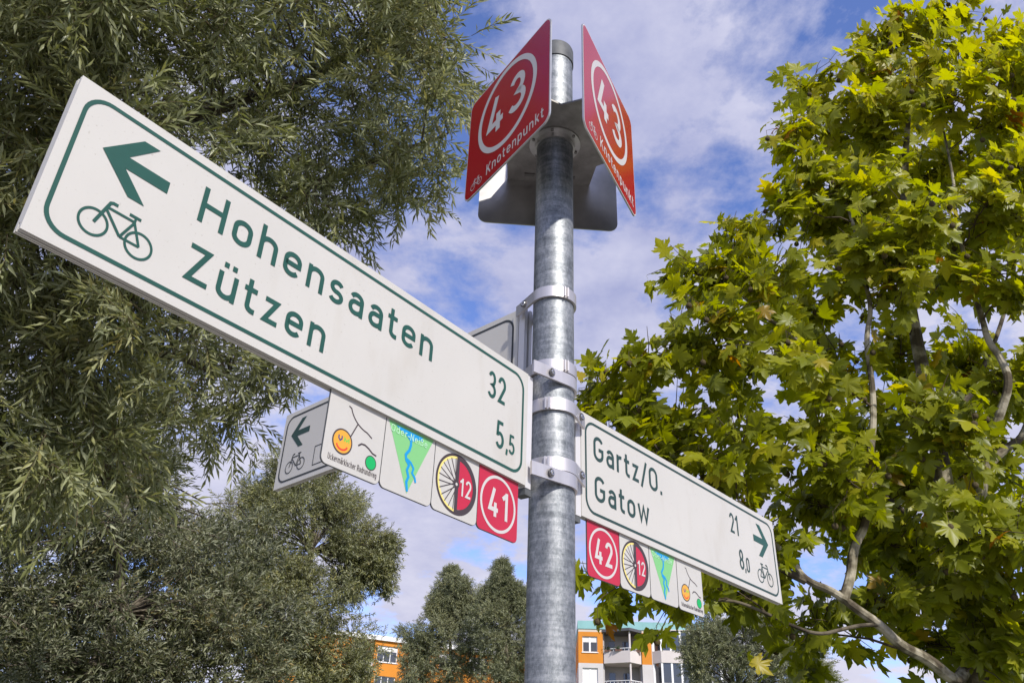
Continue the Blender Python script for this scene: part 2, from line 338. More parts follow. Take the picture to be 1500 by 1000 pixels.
# ================================================================== sign pole
PX, PY, PR = 0.075, 1.300, 0.038
C0 = CAM[2]
pole = empty('sign_pole', (PX, PY, 0)); tag(pole, 'round galvanised steel pole carrying the cycle route signs', 'pole')
ztop = C0 + 1.486
MB().lathe([(PR, -.4), (PR, .8), (PR, 1.6), (PR, 2.4), (PR, ztop)], 64).build('shaft', M['galv'], pole, True)
MB().lathe([(PR + .0022, ztop - .020), (PR + .0022, ztop + .021), (PR + .0008, ztop + .0255), (PR - .006, ztop + .028)], 64).build('cap', M['cap'], pole, True)

# ================================================================== direction signs
TH = .013
def clamp(parent, u, z, toward, ear_end, lip_angle=None, h=.0225):
    """band round the pole with ears reaching a sign's end profile. Local frame of the sign; pole axis at (u, +.012);
    toward = -1 if the sign lies on the -x side. The ear ends at x = u + toward*ear_end"""
    yc = .012; r = PR + .0028; t = .0042
    ex, ey = -ear_end, -.0150 - 0.0
    # mirrored frame: sign on the -x side; outward (front) = -y
    ex_, ey_ = -ear_end, -.0195
    d = math.hypot(ex_, ey_); al = math.atan2(ey_, ex_); be = math.acos(min(1, r / d)); a_t = al + be          # tangent point, front
    pts = [(ex_, ey_), (ex_ * .6 + r * math.cos(a_t) * .4, ey_ * .6 + r * math.sin(a_t) * .4)]
    a0 = a_t; a1 = 2 * math.pi * 1 - 0
    start = math.degrees(a_t) % 360; end = 360 + (360 - start) - 0
    # front tangent angle ~ 250 deg, go counter-clockwise through 270, 0, 90 to the mirrored one
    end = (360 - start) + 360 if start > 180 else 360 - start
    seg = [(r * math.cos(R_(start + (end - start) * i / 44)), r * math.sin(R_(start + (end - start) * i / 44))) for i in range(45)]
    pts = pts + seg + [(p[0], -p[1]) for p in pts[::-1]]
    P = np.array(pts); T = np.gradient(P, axis=0); T /= np.linalg.norm(T, axis=1)[:, None]; N = np.stack([T[:, 1], -T[:, 0]], 1)
    inner = P - N * t * .45; outer = P + N * t * .55
    X = lambda p: (u - toward * p[0], yc + p[1])
    rings = []
    for i in range(len(P)):
        a, b = X(inner[i]), X(outer[i]); rings.append([(a[0], a[1], z), (b[0], b[1], z), (b[0], b[1], z + h), (a[0], a[1], z + h)])
    m = MB(); m.loft(rings)
    c = m.build('clamp', M['alu'], parent)
    # bolt through the ear, front and back
    bx, by = pts[0][0] * .52 + seg[0][0] * .48, pts[0][1] * .52 + seg[0][1] * .48
    x, y = X((bx, by))
    b = MB(); b.lathe([(.0072, -.0040), (.0072, -.0058), (.0058, -.0058), (.0058, -.0040)], 24, 'y', (x, y, z + h / 2)); b.build('bolt_recess', M['dark'], c, True)
    b = MB(); b.lathe([(.0047, -.003), (.0047, -.0066), (.0041, -.0074), (.0024, -.0074), (.0021, -.0052)], 18, 'y', (x, y, z + h / 2)); b.build('bolt', M['steel'], c, True)
    if lip_angle is not None:
        a = R_(lip_angle); rr = r + t * .5
        ca, sa = math.cos(a), math.sin(a)
        for k, wdt in ((0, .0032), (1, .0032)):
            off = (k - .5) * .0062
            poly = [(ca * (rr - .002) - sa * (off - wdt / 2), sa * (rr - .002) + ca * (off - wdt / 2)), (ca * (rr + .0042) - sa * (off - wdt / 2), sa * (rr + .0042) + ca * (off - wdt / 2)),
                    (ca * (rr + .0042) - sa * (off + wdt / 2), sa * (rr + .0042) + ca * (off + wdt / 2)), (ca * (rr - .002) - sa * (off + wdt / 2), sa * (rr - .002) + ca * (off + wdt / 2))]
            m = MB(); m.prism([(u + p[0], yc + p[1]) for p in poly], lambda p, q: (p[0], p[1], q), z + .001, z + h - .001); m.build('clamp_lip', M['alu'], c)
    return c

def direction_sign(label, tl, yaw, W, H, pole_u, side):
    """origin = bottom-left corner of the printed face"""
    o = empty('direction_sign', (tl[0], tl[1], C0 + tl[2] - H), yaw); tag(o, label, 'sign')
    # hollow profile: section in (y, z) with grooves along its top and bottom edges
    def grooved(z, s):
        return [(0.0, z), (.0018, z), (.0018, z + s * .003), (.0032, z + s * .003), (.0032, z), (.0050, z), (.0050, z + s * .009), (.0078, z + s * .009), (.0078, z), (.0098, z), (.0098, z + s * .003), (.0112, z + s * .003), (.0112, z), (TH, z)]
    sec = grooved(0, 1) + grooved(H, -1)[::-1]
    MB().prism(sec, lambda p, t: (t, p[0], p[1]), 0, W).build('panel', [M['white']], o)
    e0, e1 = (W + .0004, W + .0150) if side > 0 else (-.0150, -.0004)
    m = MB(); m.box(e0, e1, .0012, .0090, -.002, H - .001); m.box(e0, e1, .0150, .0225, -.002, H - .001)
    xi0, xi1 = (e0, e0 + .004) if side > 0 else (e1 - .004, e1); m.box(xi0, xi1, .0090, .0150, -.002, H - .001)
    m.build('end_profile', M['endprof'], o)
    m = MB(); m.box(e0 + (.001 if side > 0 else -.004), e1 + (.004 if side > 0 else -.001), .002, .022, -.013, -.0022); m.build('end_cap', M['cap'], o)
    return o

def arrow(fl, x, z, flip=False, mi=0):
    pts = [(0, 0), (37, 37.5), (55.8, 38), (27.3, 7.5), (76, 7.5), (76, -7.5), (27.3, -7.5), (57, -37.6), (38.5, -37.6)]
    q = -1 if flip else 1
    fl.poly([(x + q * p[0], z + p[1]) for p in pts], mi)

# --- long sign reaching towards the viewer
W, H = .783, .1955
L = direction_sign('long white arrow sign reading Hohensaaten and Zützen on the pole', (-.44876, .60184, .64091), .913716, W, H, .872, 1)
f = Flat(); border(f, 783, 195.5, 11); f.build('border_line', M['green'], L)
f = Flat(); arrow(f, 41.3, 128.5); f.build('arrow', M['green'], L)
f = Flat(); bicycle(f, 56.3, 44, 1.0, 2.7); f.build('bicycle_pictogram', M['green'], L)
f = Flat(); text(f, 'Hohensaaten', 156, 549, 112, 47.5); f.build('lettering', M['green'], L, 'place name Hohensaaten')
f = Flat(); text(f, 'Zützen', 157, 357, 36.5, 46); f.build('lettering', M['green'], L, 'place name Zützen')
f = Flat(); text(f, '32', 678, 723, 112, 47, .12, gap=.13); f.build('lettering', M['green'], L, 'distance 32')
f = Flat(); text(f, '5', 703, 723, 37, 46, .12); text(f, ',', 729, 733, 37, 38, .12); text(f, '5', 736, 751, 37.5, 33, .125); f.build('lettering', M['green'], L, 'distance 5,5')
LU = .872
clamp(L, LU, .6225 + .6409 * 0 - (.64091 - H) + .0225, -1, .086)
clamp(L, LU, .4640 - (.64091 - H), -1, .086)

# --- sign on the far side of the pole, same direction
R = direction_sign('white arrow sign reading Gartz/O. and Gatow right of the pole', (.12855, 1.34317, .63461), .84841, .7815, .194, -.068, -1)
f = Flat(); border(f, 781.5, 194, 11); f.build('border_line', M['darkgreen'], R)
f = Flat(); arrow(f, 741, 128, True); f.build('arrow', M['green'], R)
f = Flat(); bicycle(f, 729, 44, .98, 2.5, flip=True); f.build('bicycle_pictogram', M['darkgreen'], R)
f = Flat(); text(f, 'Gartz/O.', 36.5, 269, 113, 47.5); f.build('lettering', M['darkgreen'], R, 'place name Gartz/O.')
f = Flat(); text(f, 'Gatow', 38, 216, 38, 47); f.build('lettering', M['darkgreen'], R, 'place name Gatow')
f = Flat(); text(f, '21', 552, 592, 112, 46, .12, gap=.13); f.build('lettering', M['darkgreen'], R, 'distance 21')
f = Flat(); text(f, '8', 581, 602, 38, 45, .12); text(f, ',', 605, 609, 38, 38, .12); text(f, '0', 613, 628, 38, 33, .125); f.build('lettering', M['darkgreen'], R, 'distance 8,0')
clamp(R, -.068, .5955 - (.63461 - .194), 1, .066, lip_angle=208)
clamp(R, -.068, .4880 - (.63461 - .194), 1, .066, lip_angle=208)

# --- sign behind, leading away to the left
B = direction_sign('white arrow sign half hidden behind the long Hohensaaten sign', (-.55441, 1.8822, .84479), -.76073, .7807, .1945, .857, 1)
f = Flat(); border(f, 780.7, 194.5, 11); f.build('border_line', M['black'], B)
f = Flat(); arrow(f, 38, 130); f.build('arrow', M['darkgreen'], B)
f = Flat(); bicycle(f, 52, 45, .98, 2.5); f.build('bicycle_pictogram', M['black'], B)
f = Flat(); p = [(150, 28), (186, 28), (186, 74), (150, 74)]; f.stroke(p + [p[0]], 2.2); f.build('pictogram_frame', M['black'], B)
clamp(B, .857, .823 - (.84479 - .1945), -1, .074, lip_angle=-18)
clamp(B, .857, .6700 - (.84479 - .1945), -1, .074, lip_angle=-18)

# ================================================================== small route plates hung in the signs' lower groove
def rounded(x0, x1, z0, z1, r, top=False):
    p = [(x1, z1), (x0, z1)] if not top else arc(x1 - r, z1 - r, r, r, 0, 90, 6) + arc(x0 + r, z1 - r, r, r, 90, 180, 6)
    return p + arc(x0 + r, z0 + r, r, r, 180, 270, 6) + arc(x1 - r, z0 + r, r, r, 270, 360, 6)
def route_plate(sign, u, label, base='platewhite', w=97, h=94.5):
    """top-level thing in the sign's frame; origin = upper-left corner"""
    loc = sign.matrix_basis @ Vector((u / 1000, .0112, 0)) if False else None
    yaw = sign.rotation_euler.z; c, s = math.cos(yaw), math.sin(yaw)
    x, y = u / 1000, .0054
    x -= .0052
    o = empty('route_plate', (sign.location.x + c * x - s * y, sign.location.y + s * x + c * y, sign.location.z), yaw)
    tag(o, label, 'route plate')
    m = MB(); m.prism([(p[0] / 1000, p[1] / 1000) for p in rounded(0, w, -h, 8, 9)], lambda p, t: (p[0], t, p[1]), 0, .002); m.build('plate', M['cap'], o)
    f = Flat(-.3); f.poly(rounded(.5, w - .5, -h + .6, 7.5, 8.6)); f.build('printed_face', M[base], o)
    return o
def node_plate(sign, u, num, where):
    o = route_plate(sign, u, 'crimson square plate with circled %s under the %s sign' % (num, where), 'crimson')
    f = Flat(-.6); f.ring(48, -47, 43, 38.5); f.build('circle', M['print'], o)
    f = Flat(-.6); text(f, num, 22 if num == '42' else 24, 75 if num == '42' else 72, -68, 43, .15, gap=.2); f.build('lettering', M['print'], o, 'number ' + num)
def wheel_plate(sign, u, where):
    o = route_plate(sign, u, 'white plate with half spoked wheel and number 12 under the %s sign' % where)
    c = (49, -46); f = Flat(-.6)
    f.ring(*c, 44, 40.2, 0, a0=90, a1=270, n=28); f.ring(*c, 44, 36, 0, a0=-90, a1=90, n=28)
    f.stroke([(c[0] + 1, -2.5), (c[0] + 1, -89.5)], 6.4, 0); f.disc(*c, 6, 0); f.disc(*c, 2.3, 1)
    for i in range(12):
        a = R_(97 + i * 15.1); f.stroke([(c[0] + 4 * math.cos(a + .5 * (-1) ** i), c[1] + 4 * math.sin(a + .5 * (-1) ** i)), (c[0] + 38 * math.cos(a), c[1] + 38 * math.sin(a))], 1.3, 0)
    f.build('wheel_print', [M['ink'], M['platewhite']], o)
    f = Flat(-.45); f.ring(*c, 40.2, 36.6, 0, a0=90, a1=270, n=28); f.build('rim_print', M['gold'], o)
    f = Flat(-.45); f.poly(arc(c[0] + 1, c[1], 35.5, 35.5, -88, 88, 24)); f.build('red_half', M['crimson'], o)
    f = Flat(-.95); text(f, '12', 56, 81, -60, 26, .13, gap=.16); f.build('lettering', M['print'], o, 'number 12')
def river_plate(sign, u, where):
    o = route_plate(sign, u, 'white plate with green triangle and blue river under the %s sign' % where)
    f = Flat(-.5); f.poly([(4, -1), (93, 1.5), (49.5, -89)]); f.build('triangle', M['meadow'], o)
    f = Flat(-.8)
    f.poly([(18, -4), (70, -4), (71, -9), (62, -10), (52, -16), (45, -16), (38, -11), (26, -8)])
    f.stroke([(48, -12), (49, -22), (47, -30), (41, -38), (43, -45), (49, -50), (46, -58), (50, -66), (47, -74), (50, -86)], 4.2)
    f.stroke([(44, -43), (52, -46), (58, -52), (56, -59), (62, -64), (64, -70)], 3.4); f.build('river', M['river'], o)
    f = Flat(-1.1); text(f, 'Oder', 9, 40, -15, 10, .10); text(f, 'Neiße', 46, 80, -16, 10, .10); f.stroke([(41, -12), (45, -12)], 1.1); f.build('lettering', M['palegreen'], o, 'words Oder-Neiße')
def smiley_plate(sign, u, where):
    o = route_plate(sign, u, 'white Uckermärkischer Radrundweg plate with winking face under the %s sign' % where)
    f = Flat(-.6)
    f.stroke([(32, -10)] + arc(72, 0, 38, 34, 200, 262, 8) + [(76, -38)], 1.7); f.stroke([(50, -28), (41, -48)], 1.7)
    f.stroke([(55, -55), (60, -51), (66, -50.5), (73, -53), (80, -57), (87, -58)], 2.0); f.build('route_lines', M['ink'], o)
    c = (29, -59); f = Flat(-.6); f.disc(*c, 16.4, 0); f.disc(*c, 14.4, 1)
    f.stroke([(22.5, -52), (22.5, -56), (25, -58.5), (27.6, -56), (27.6, -52)], 1.9, 2)
    f.stroke([(32, -58), (32, -53), (35.6, -57), (39.2, -53), (39.2, -58)], 1.8, 3); f.stroke(arc(29, -62, 9, 7.5, 195, 345, 10), 2.4, 4)
    f.build('face_print', [M['ink'], M['orange'], M['blueprint'], M['lime'], M['redprint']], o)
    f = Flat(-.6); f.disc(79, -70, 9.6, 0); f.disc(79, -70, 8.4, 1); f.build('green_dot', [M['ink'], M['gdot']], o)
    f = Flat(-.6); text(f, 'Uckermärkischer Radrundweg', 10, 91, -87, 8.0, .10, gap=.12); f.build('lettering', M['ink'], o, 'words Uckermärkischer Radrundweg')
smiley_plate(L, 387.4, 'Hohensaaten'); river_plate(L, 484.8, 'Hohensaaten'); wheel_plate(L, 582.2, 'Hohensaaten'); node_plate(L, 679.6, '41', 'Hohensaaten')
node_plate(R, 26, '42', 'Gartz/O.'); wheel_plate(R, 124, 'Gartz/O.'); river_plate(R, 222, 'Gartz/O.'); smiley_plate(R, 320, 'Gartz/O.')

# ================================================================== red node signs on their bracket
KW, KH, KD = 306., 285., .124
def node_sign(ang, label, zt, cu=0):
    """ang: yaw of the plate (its face looks to local -y), centred on the pole at distance KD"""
    n = (math.sin(ang), -math.cos(ang)); d = (math.cos(ang), math.sin(ang))
    o = empty('node_sign', (PX + n[0] * KD - d[0] * KW / 2000, PY + n[1] * KD - d[1] * KW / 2000, C0 + zt - KH / 1000), ang); tag(o, label, 'sign')
    m = MB(); m.prism([(p[0] / 1000, p[1] / 1000) for p in rounded(0, KW, 0, KH, 20, True)], lambda p, t: (p[0], t, p[1]), 0, .003); m.build('plate', M['aluplate'], o, False)
    f = Flat(-.12); f.poly(rounded(.3, KW - .3, .3, KH - .3, 20, True)); f.build('bare_edge', M['endprof'], o)
    f = Flat(-.4); f.poly(rounded(2.6, KW - 2.6, 2.6, KH - 2.6, 18.5, True)); f.build('red_face', M['red'], o)
    f = Flat(-.7); f.ring(152, 167, 110, 97, n=72); f.build('circle', M['print'], o)
    f = Flat(-.7); text(f, '43', 76, 224, 117, 103, .155, gap=.16); f.build('lettering', M['print'], o, 'number 43')
    f = Flat(-.7); text(f, 'Knotenpunkt', 86, 288, 19, 28, .125, gap=.17); f.build('lettering', M['print'], o, 'word Knotenpunkt')
    f = Flat(-.7); bicycle(f, 34, 24, .55, 1.5); f.build('bicycle_pictogram', M['print'], o)
    return o
node_sign(R_(-57.2), 'deep red node sign 43 facing the willow', 1.396); node_sign(R_(63.3), 'red node sign 43 with sky reflections facing the plane tree', 1.389)
node_sign(R_(183.05), 'node sign seen only from its bare aluminium back behind the pole', 1.394)
br = empty('sign_bracket', (PX, PY, C0 + 1.232)); tag(br, 'dull metal star-shaped bracket holding the red node signs round the pole', 'bracket')
poly = []
for a in (-57.2, 63.3, 183.05):
    n = np.array((math.sin(R_(a)), -math.cos(R_(a)))); d = np.array((math.cos(R_(a)), math.sin(R_(a))))
    poly += [n * .1236 - d * .092, n * .1236 + d * .092]
    m = R_(a + 60); poly.append(np.array((math.sin(m), -math.cos(m))) * .113)
hole = arc(0, 0, PR + .001, PR + .001, 0, 360, 48)[:-1]
bm = bmesh.new()
def loop(pts, z): return [bm.verts.new((p[0], p[1], z)) for p in pts]
for z in (0, .004):
    a, b = loop(poly, z), loop(hole, z)
    ed = [bm.edges.new((a[i], a[(i + 1) % len(a)])) for i in range(len(a))] + [bm.edges.new((b[i], b[(i + 1) % len(b)])) for i in range(len(b))]
    bmesh.ops.triangle_fill(bm, use_beauty=True, use_dissolve=False, edges=ed)
    if z == 0: a0 = a
for i in range(len(a)): bm.faces.new((a0[i], a0[(i + 1) % len(a)], a[(i + 1) % len(a)], a[i]))
bmesh.ops.recalc_face_normals(bm, faces=bm.faces)
me = bpy.data.meshes.new('plate'); bm.to_mesh(me); bm.free(); me.materials.append(M['bracket'])
o = bpy.data.objects.new('plate', me); COL.objects.link(o); o.parent = br
m = MB(); rings = []
for r, z in ((PR + .0004, -.016), (PR + .004, -.016), (PR + .004, -.0035), (PR + .016, -.0035), (PR + .016, -.0006), (PR + .0004, -.0006)):
    rings.append([(r * math.cos(2 * math.pi * i / 48), r * math.sin(2 * math.pi * i / 48), z) for i in range(48)])
m.loft(rings + [rings[0]], True, False); m.build('collar', M['aluplate'], br, True)
for k in range(6):
    a = R_(k * 60 + 20); MB().lathe([(.0032, -.0034), (.0032, -.0062), (.002, -.0066)], 12, 'z', ((PR + .0105) * math.cos(a), (PR + .0105) * math.sin(a), 0)).build('bolt', M['dark'], br)
for a in (-57.2, 63.3, 183.05):      # bent tabs screwed to the plates, above the sheet
    n = np.array((math.sin(R_(a)), -math.cos(R_(a)))); d = np.array((math.cos(R_(a)), math.sin(R_(a))))
    q = [n * .1205 - d * .085, n * .1236 - d * .085, n * .1236 + d * .085, n * .1205 + d * .085]
    MB().prism(q, lambda p, t: (p[0], p[1], t), .0042, .045).build('tab', M['bracket'], br)
    for s in (-1, 1):
        e = n * .098 + d * .045 * s; q = [e - n * .004 - d * .011, e + n * .004 - d * .011, e + n * .004 + d * .011, e - n * .004 + d * .011]
        MB().prism(q, lambda p, t: (p[0], p[1], t), -.003, -.0003).build('screw', M['dark'], br)

# ================================================================== buildings
BM = dict(
    orange=mat('orange_render', (.62, .235, .035), .85, spec=.2, noise=(.8, .06)), cream=mat('cream_render', (.62, .53, .44), .85, spec=.2, noise=(.7, .05)),
    white=mat('pale_grey_render', (.56, .53, .52), .85, spec=.2, noise=(.6, .07)), bal=mat('pale_pink_balcony_render', (.62, .56, .54), .85, spec=.2, noise=(.9, .06)),
    teal=mat('teal_metal_cladding', (.23, .43, .43), .5, spec=.3, noise=(.5, .1)), frame=mat('white_window_frame', (.80, .79, .79), .45), glass=mat('window_glass', (.05, .055, .065), .08, spec=.9),
    blind=mat('white_roller_blind', (.72, .70, .68), .6), awn=mat('dark_grey_canopy', (.085, .085, .095), .6), metal=mat('flue_metal', (.55, .56, .6), .35, .8), wood=mat('brown_loggia_frame', (.13, .06, .04), .6), inner=mat('loggia_plaster', (.40, .38, .37), .9))
def wall(mb, x0, x1, z0, z1, holes=(), y0=0, y1=.3, mi=0):
    xs = sorted({x0, x1, *[h[0] for h in holes], *[h[1] for h in holes]}); zs = sorted({z0, z1, *[h[2] for h in holes], *[h[3] for h in holes]})
    for a, b in zip(xs, xs[1:]):
        run = None
        for c, d in zip(zs, zs[1:]):
            hit = any(a >= h[0] - 1e-6 and b <= h[1] + 1e-6 and c >= h[2] - 1e-6 and d <= h[3] + 1e-6 for h in holes)
            if not hit: mb.box(a, b, y0, y1, c, d, mi)
def window(parent, x0, x1, z0, z1, n, y=.12, blind=0.0):
    fr = MB(); t = .07
    fr.box(x0, x1, y, y + .07, z0, z0 + t); fr.box(x0, x1, y, y + .07, z1 - t, z1)
    st = (x1 - x0 - t) / n
    for i in range(n + 1): fr.box(x0 + i * st, x0 + i * st + t, y + .002, y + .068, z0 + t, z1 - t)
    if n == 2: fr.box((x0 + x1) / 2 - .08, (x0 + x1) / 2 + .08, y - .01, y + .002, z0 + t, z1 - t)
    w = fr.build('window', BM['frame'], parent)
    for i in range(n):
        MB().box(x0 + i * st + t, x0 + (i + 1) * st, y + .03, y + .04, z0 + t, z1 - t).build('pane', BM['glass'], w)
        if blind: MB().box(x0 + i * st + t, x0 + (i + 1) * st, y + .012, y + .02, z1 - t - (z1 - z0 - 2 * t) * blind, z1 - t).build('blind', BM['blind'], w)
    MB().box(x0 - .08, x1 + .08, -.07, y, z0 - .06, z0 - .002).build('sill', BM['frame'], parent)
    return w
A = at(847, 908.7, 80); ZT = A[2]
b1 = empty('apartment_building', (A[0], A[1], 0), R_(-3.5)); tag(b1, 'orange and white apartment block with teal parapet and angled balconies', 'building')
FL = 2.75; z3 = ZT - 3.70
win = [(.37, 1.75, ZT - 2.75 - k * FL, ZT - 1.35 - k * FL) for k in range(6)]
m = MB(); wall(m, 0, 2.25, z3, ZT - .95, [w for w in win if w[2] > z3]); wall(m, 5.8, 6.7, z3, ZT - .95); m.box(.001, .3, .3, 12, z3, ZT - .95); m.build('orange_wall', BM['orange'], b1)
m = MB(); wall(m, 0, 2.25, 0, z3, [w for w in win if w[2] < z3]); wall(m, 5.8, 6.7, 0, z3); m.box(.001, .3, .3, 12, 0, z3); m.box(6.7, 14, 0, .3, 0, ZT - .7); m.box(13.7, 14, .3, 12, 0, ZT - .7); m.box(.3, 13.7, 11.7, 12, 0, ZT - .7); m.build('wall', BM['white'], b1)
m = MB(); m.box(0, 6.7, 0, .3, ZT - .95, ZT - .70); m.box(.001, .3, .3, 12, ZT - .95, ZT - .70); m.build('cornice_band', BM['cream'], b1)
m = MB(); m.box(2.25, 2.4, .3, 1.9, 0, ZT - .95); m.box(5.65, 5.8, .3, 1.9, 0, z3); m.box(2.4, 5.65, 1.75, 1.9, 0, z3); m.box(2.4, 5.65, 1.7499, 1.9, z3, ZT - .95); m.build('loggia_wall', BM['inner'], b1)
m = MB(); m.box(5.65, 5.8, .3, 1.75, z3, ZT - .95); m.build('loggia_orange_wall', BM['orange'], b1)
m = MB(); m.box(.3, 13.7, .3, 11.7, ZT - .72, ZT - .60); m.build('roof', BM['awn'], b1)
for i in range(14): MB().box(-.06 + i * 1.005, .94 + i * 1.005, -.07, .0 - .001, ZT - .70, ZT + (.03 if i % 2 else 0.02)).build('parapet_panel', BM['teal'], b1)
for i in range(12): MB().box(-.06, -.001, .0 + i * 1.0, .995 + i * 1.0, ZT - .70, ZT + .02).build('parapet_panel', BM['teal'], b1)
m = MB(); m.lathe([(.32, -.2), (.32, 1.35), (.42, 1.4), (.42, 1.62), (.3, 1.7)], 20, 'z', (3.2, 3.2, ZT - .5)); m.build('flue', BM['metal'], b1, True)
for k, w in enumerate(win): window(b1, *w, 2, blind=(.35, 1.0, .2, .5, 0, .3)[k])
apx = (4.62, -1.15)
def outline(o=0): return [(2.32, 1.7), (2.32, -.02 - o), (apx[0], apx[1] - o), (5.72, -.02 - o), (5.72, 1.7)]
def band(pts, th, z0, z1, mb):
    for (a, b) in zip(pts, pts[1:]):
        a, b = np.array(a), np.array(b); d = (b - a) / np.linalg.norm(b - a); n = np.array((d[1], -d[0])) * -1
        mb.prism([a, b, b + n * th, a + n * th], lambda p, t: (p[0], p[1], t), z0, z1)
edge = outline()[1:4]
for k in range(6):
    zb = ZT - 3.70 - k * FL; zf = zb + .04
    m = MB(); m.prism(outline(), lambda p, t: (p[0], p[1], t), zb, zb + .16); band(edge, .12, zb + .161, zb + 1.02, m); bal = m.build('balcony', BM['bal'], b1)
    m = MB(); band(edge, .05, zb + 1.22, zb + 1.27, m)
    for a, b in zip(edge, edge[1:]):
        for t in np.linspace(.08, .94, 7): m.box(a[0] + (b[0] - a[0]) * t, a[0] + (b[0] - a[0]) * t + .03, a[1] + (b[1] - a[1]) * t + .03, a[1] + (b[1] - a[1]) * t + .06, zb + 1.0, zb + 1.23)
    m.build('railing', BM['frame'], bal)
    MB().lathe([(.09, 0), (.09, FL - .2)], 14, 'z', (apx[0] + .02, apx[1] + .30, zb + .15)).build('column', BM['bal'], bal)
    for x0, x1 in ((2.9, 3.45), (4.2, 5.0)):
        MB().box(x0, x1, 1.70, 1.745, zb + .2, zb + 2.2).build('balcony_door', BM['glass'], b1)
for x, y in ((2.7, -.12), (5.5, -.30), (3.6, -.62)):
    m = MB(); m.box(x - .3, x + .3, y - .16, y - .02, ZT - 2.70, ZT - 2.52); pb = m.build('planter', BM['wood'], b1)
    m = MB()
    for k in range(60):
        p = np.array([x, y - .09, ZT - 2.45]) + rng.normal(size=3) * [.17, .06, .07]; d = rng.normal(size=(3, 3)) * .07; m.add([p + d[0], p + d[1], p + d[2]], [(0, 1, 2)])
    tag(m.build('plants', mat('balcony_plants', (.035, .06, .02), .7), pb), kind='stuff')
m = MB(); m.prism([(2.2, 1.6), (2.2, -.10), (apx[0], apx[1] - .18), (5.85, -.10), (5.85, 1.6)], lambda p, t: (p[0], p[1], t), ZT - .98, ZT - .74); m.build('canopy', BM['awn'], b1)
# glazed bay on the right
bp = [(6.75, -.002), (7.45, -.75), (12.8, -.75), (13.5, -.002)]
for k in range(6):
    zs = ZT - 3.55 - k * FL
    m = MB(); m.prism(bp, lambda p, t: (p[0], p[1], t), zs - .05, zs + 1.0); sp = m.build('bay_spandrel', BM['bal'], b1)
    m = MB(); bq = [(6.85, -.003), (7.5, -.68), (12.75, -.68), (13.4, -.003)]
    posts = [bq[0], bq[1]] + [(7.5 + .875 * i, -.68) for i in range(1, 7)] + [bq[3]]
    for p in posts: m.box(p[0] - .09, p[0] + .09, p[1] - .02, p[1] + .12 if p[1] < -.1 else -.004, zs + 1.0, zs + FL - .05)
    pf = m.build('bay_window', BM['frame'], b1)
    for a, b in zip(posts, posts[1:]):
        MB().prism([(a[0] + .09, a[1] + .04), (b[0] - .09, b[1] + .04), (b[0] - .09, b[1] + .06), (a[0] + .09, a[1] + .06)], lambda p, t: (p[0], p[1], t), zs + 1.0, zs + FL - .06).build('pane', BM['glass'], pf)
m = MB(); m.prism(bp, lambda p, t: (p[0], p[1], t), ZT - .8, ZT - .71 + .0); m.build('bay_roof', BM['bal'], b1)

A2 = at(551, 930, 85); Z2 = A2[2]
b2 = empty('apartment_building', (A2[0], A2[1], 0), R_(28)); tag(b2, 'orange apartment block with white eaves half hidden between the trees', 'building')
wins = []
for c in range(6):
    for k in range(6): wins.append((.32 + c * 3.3, 2.42 + c * 3.3, Z2 - 2.35 - k * FL, Z2 - .85 - k * FL))
m = MB(); wall(m, 0, 20, 0, Z2 - .42, wins); m.box(0, .3, .301, 2.2, 0, Z2 - .42); m.box(-9, -2.1, 0, .3, 0, Z2 - .42); m.box(-2.4, -2.1, .301, 2.2, 0, Z2 - .42); m.box(19.7, 20, .3, 11, 0, Z2 - .42); m.box(-9, 20, 10.7, 11, 0, Z2 - .42); m.box(-9, -8.7, .3, 10.7, 0, Z2 - .42); m.build('orange_wall', BM['orange'], b2)
m = MB(); m.box(-2.1, 0, 2.0, 2.2, 0, Z2 - .42); m.build('loggia_wall', BM['inner'], b2)
m = MB(); m.box(-9.25, 20.3, -.25, 11.2, Z2 - .42, Z2); m.build('eaves', BM['frame'], b2)
for i, w in enumerate(wins):
    if w[2] > 0: window(b2, *w, 3, blind=(.3, 0, .55, 0)[i % 4])
for k in range(6):
    m = MB(); m.box(-2.1, 0, .25, 2.0, Z2 - 3.4 - k * FL, Z2 - 3.25 - k * FL); m.box(-2.1, 0, .1, .25, Z2 - 3.4 - k * FL, Z2 - 2.3 - k * FL); m.build('balcony', BM['bal'], b2)
    MB().box(-1.5, -.5, 1.95, 1.995, Z2 - 3.24 - k * FL, Z2 - 1.0 - k * FL).build('balcony_door', BM['glass'], b2)

# ================================================================== trees
def unit(v): v = np.asarray(v, float); return v / (np.linalg.norm(v, axis=-1, keepdims=True) + 1e-9)
def tri_mesh(name, V, F, mi, tint, mats, parent, smooth=False):
    me = bpy.data.meshes.new(name); nv, nf = len(V), len(F)
    me.vertices.add(nv); me.vertices.foreach_set('co', np.asarray(V, np.float32).ravel())
    me.loops.add(nf * 3); me.loops.foreach_set('vertex_index', np.asarray(F, np.int32).ravel())
    me.polygons.add(nf); me.polygons.foreach_set('loop_start', np.arange(0, nf * 3, 3, dtype=np.int32)); me.polygons.foreach_set('loop_total', np.full(nf, 3, np.int32))
    me.polygons.foreach_set('material_index', np.asarray(mi, np.int32))
    if smooth: me.polygons.foreach_set('use_smooth', np.ones(nf, bool))
    a = me.attributes.new('tint', 'FLOAT', 'POINT'); a.data.foreach_set('value', np.asarray(tint, np.float32))
    for m in mats: me.materials.append(m)
    me.update(); me.validate()
    o = bpy.data.objects.new(name, me); COL.objects.link(o)
    if parent: o.parent = parent
    return o
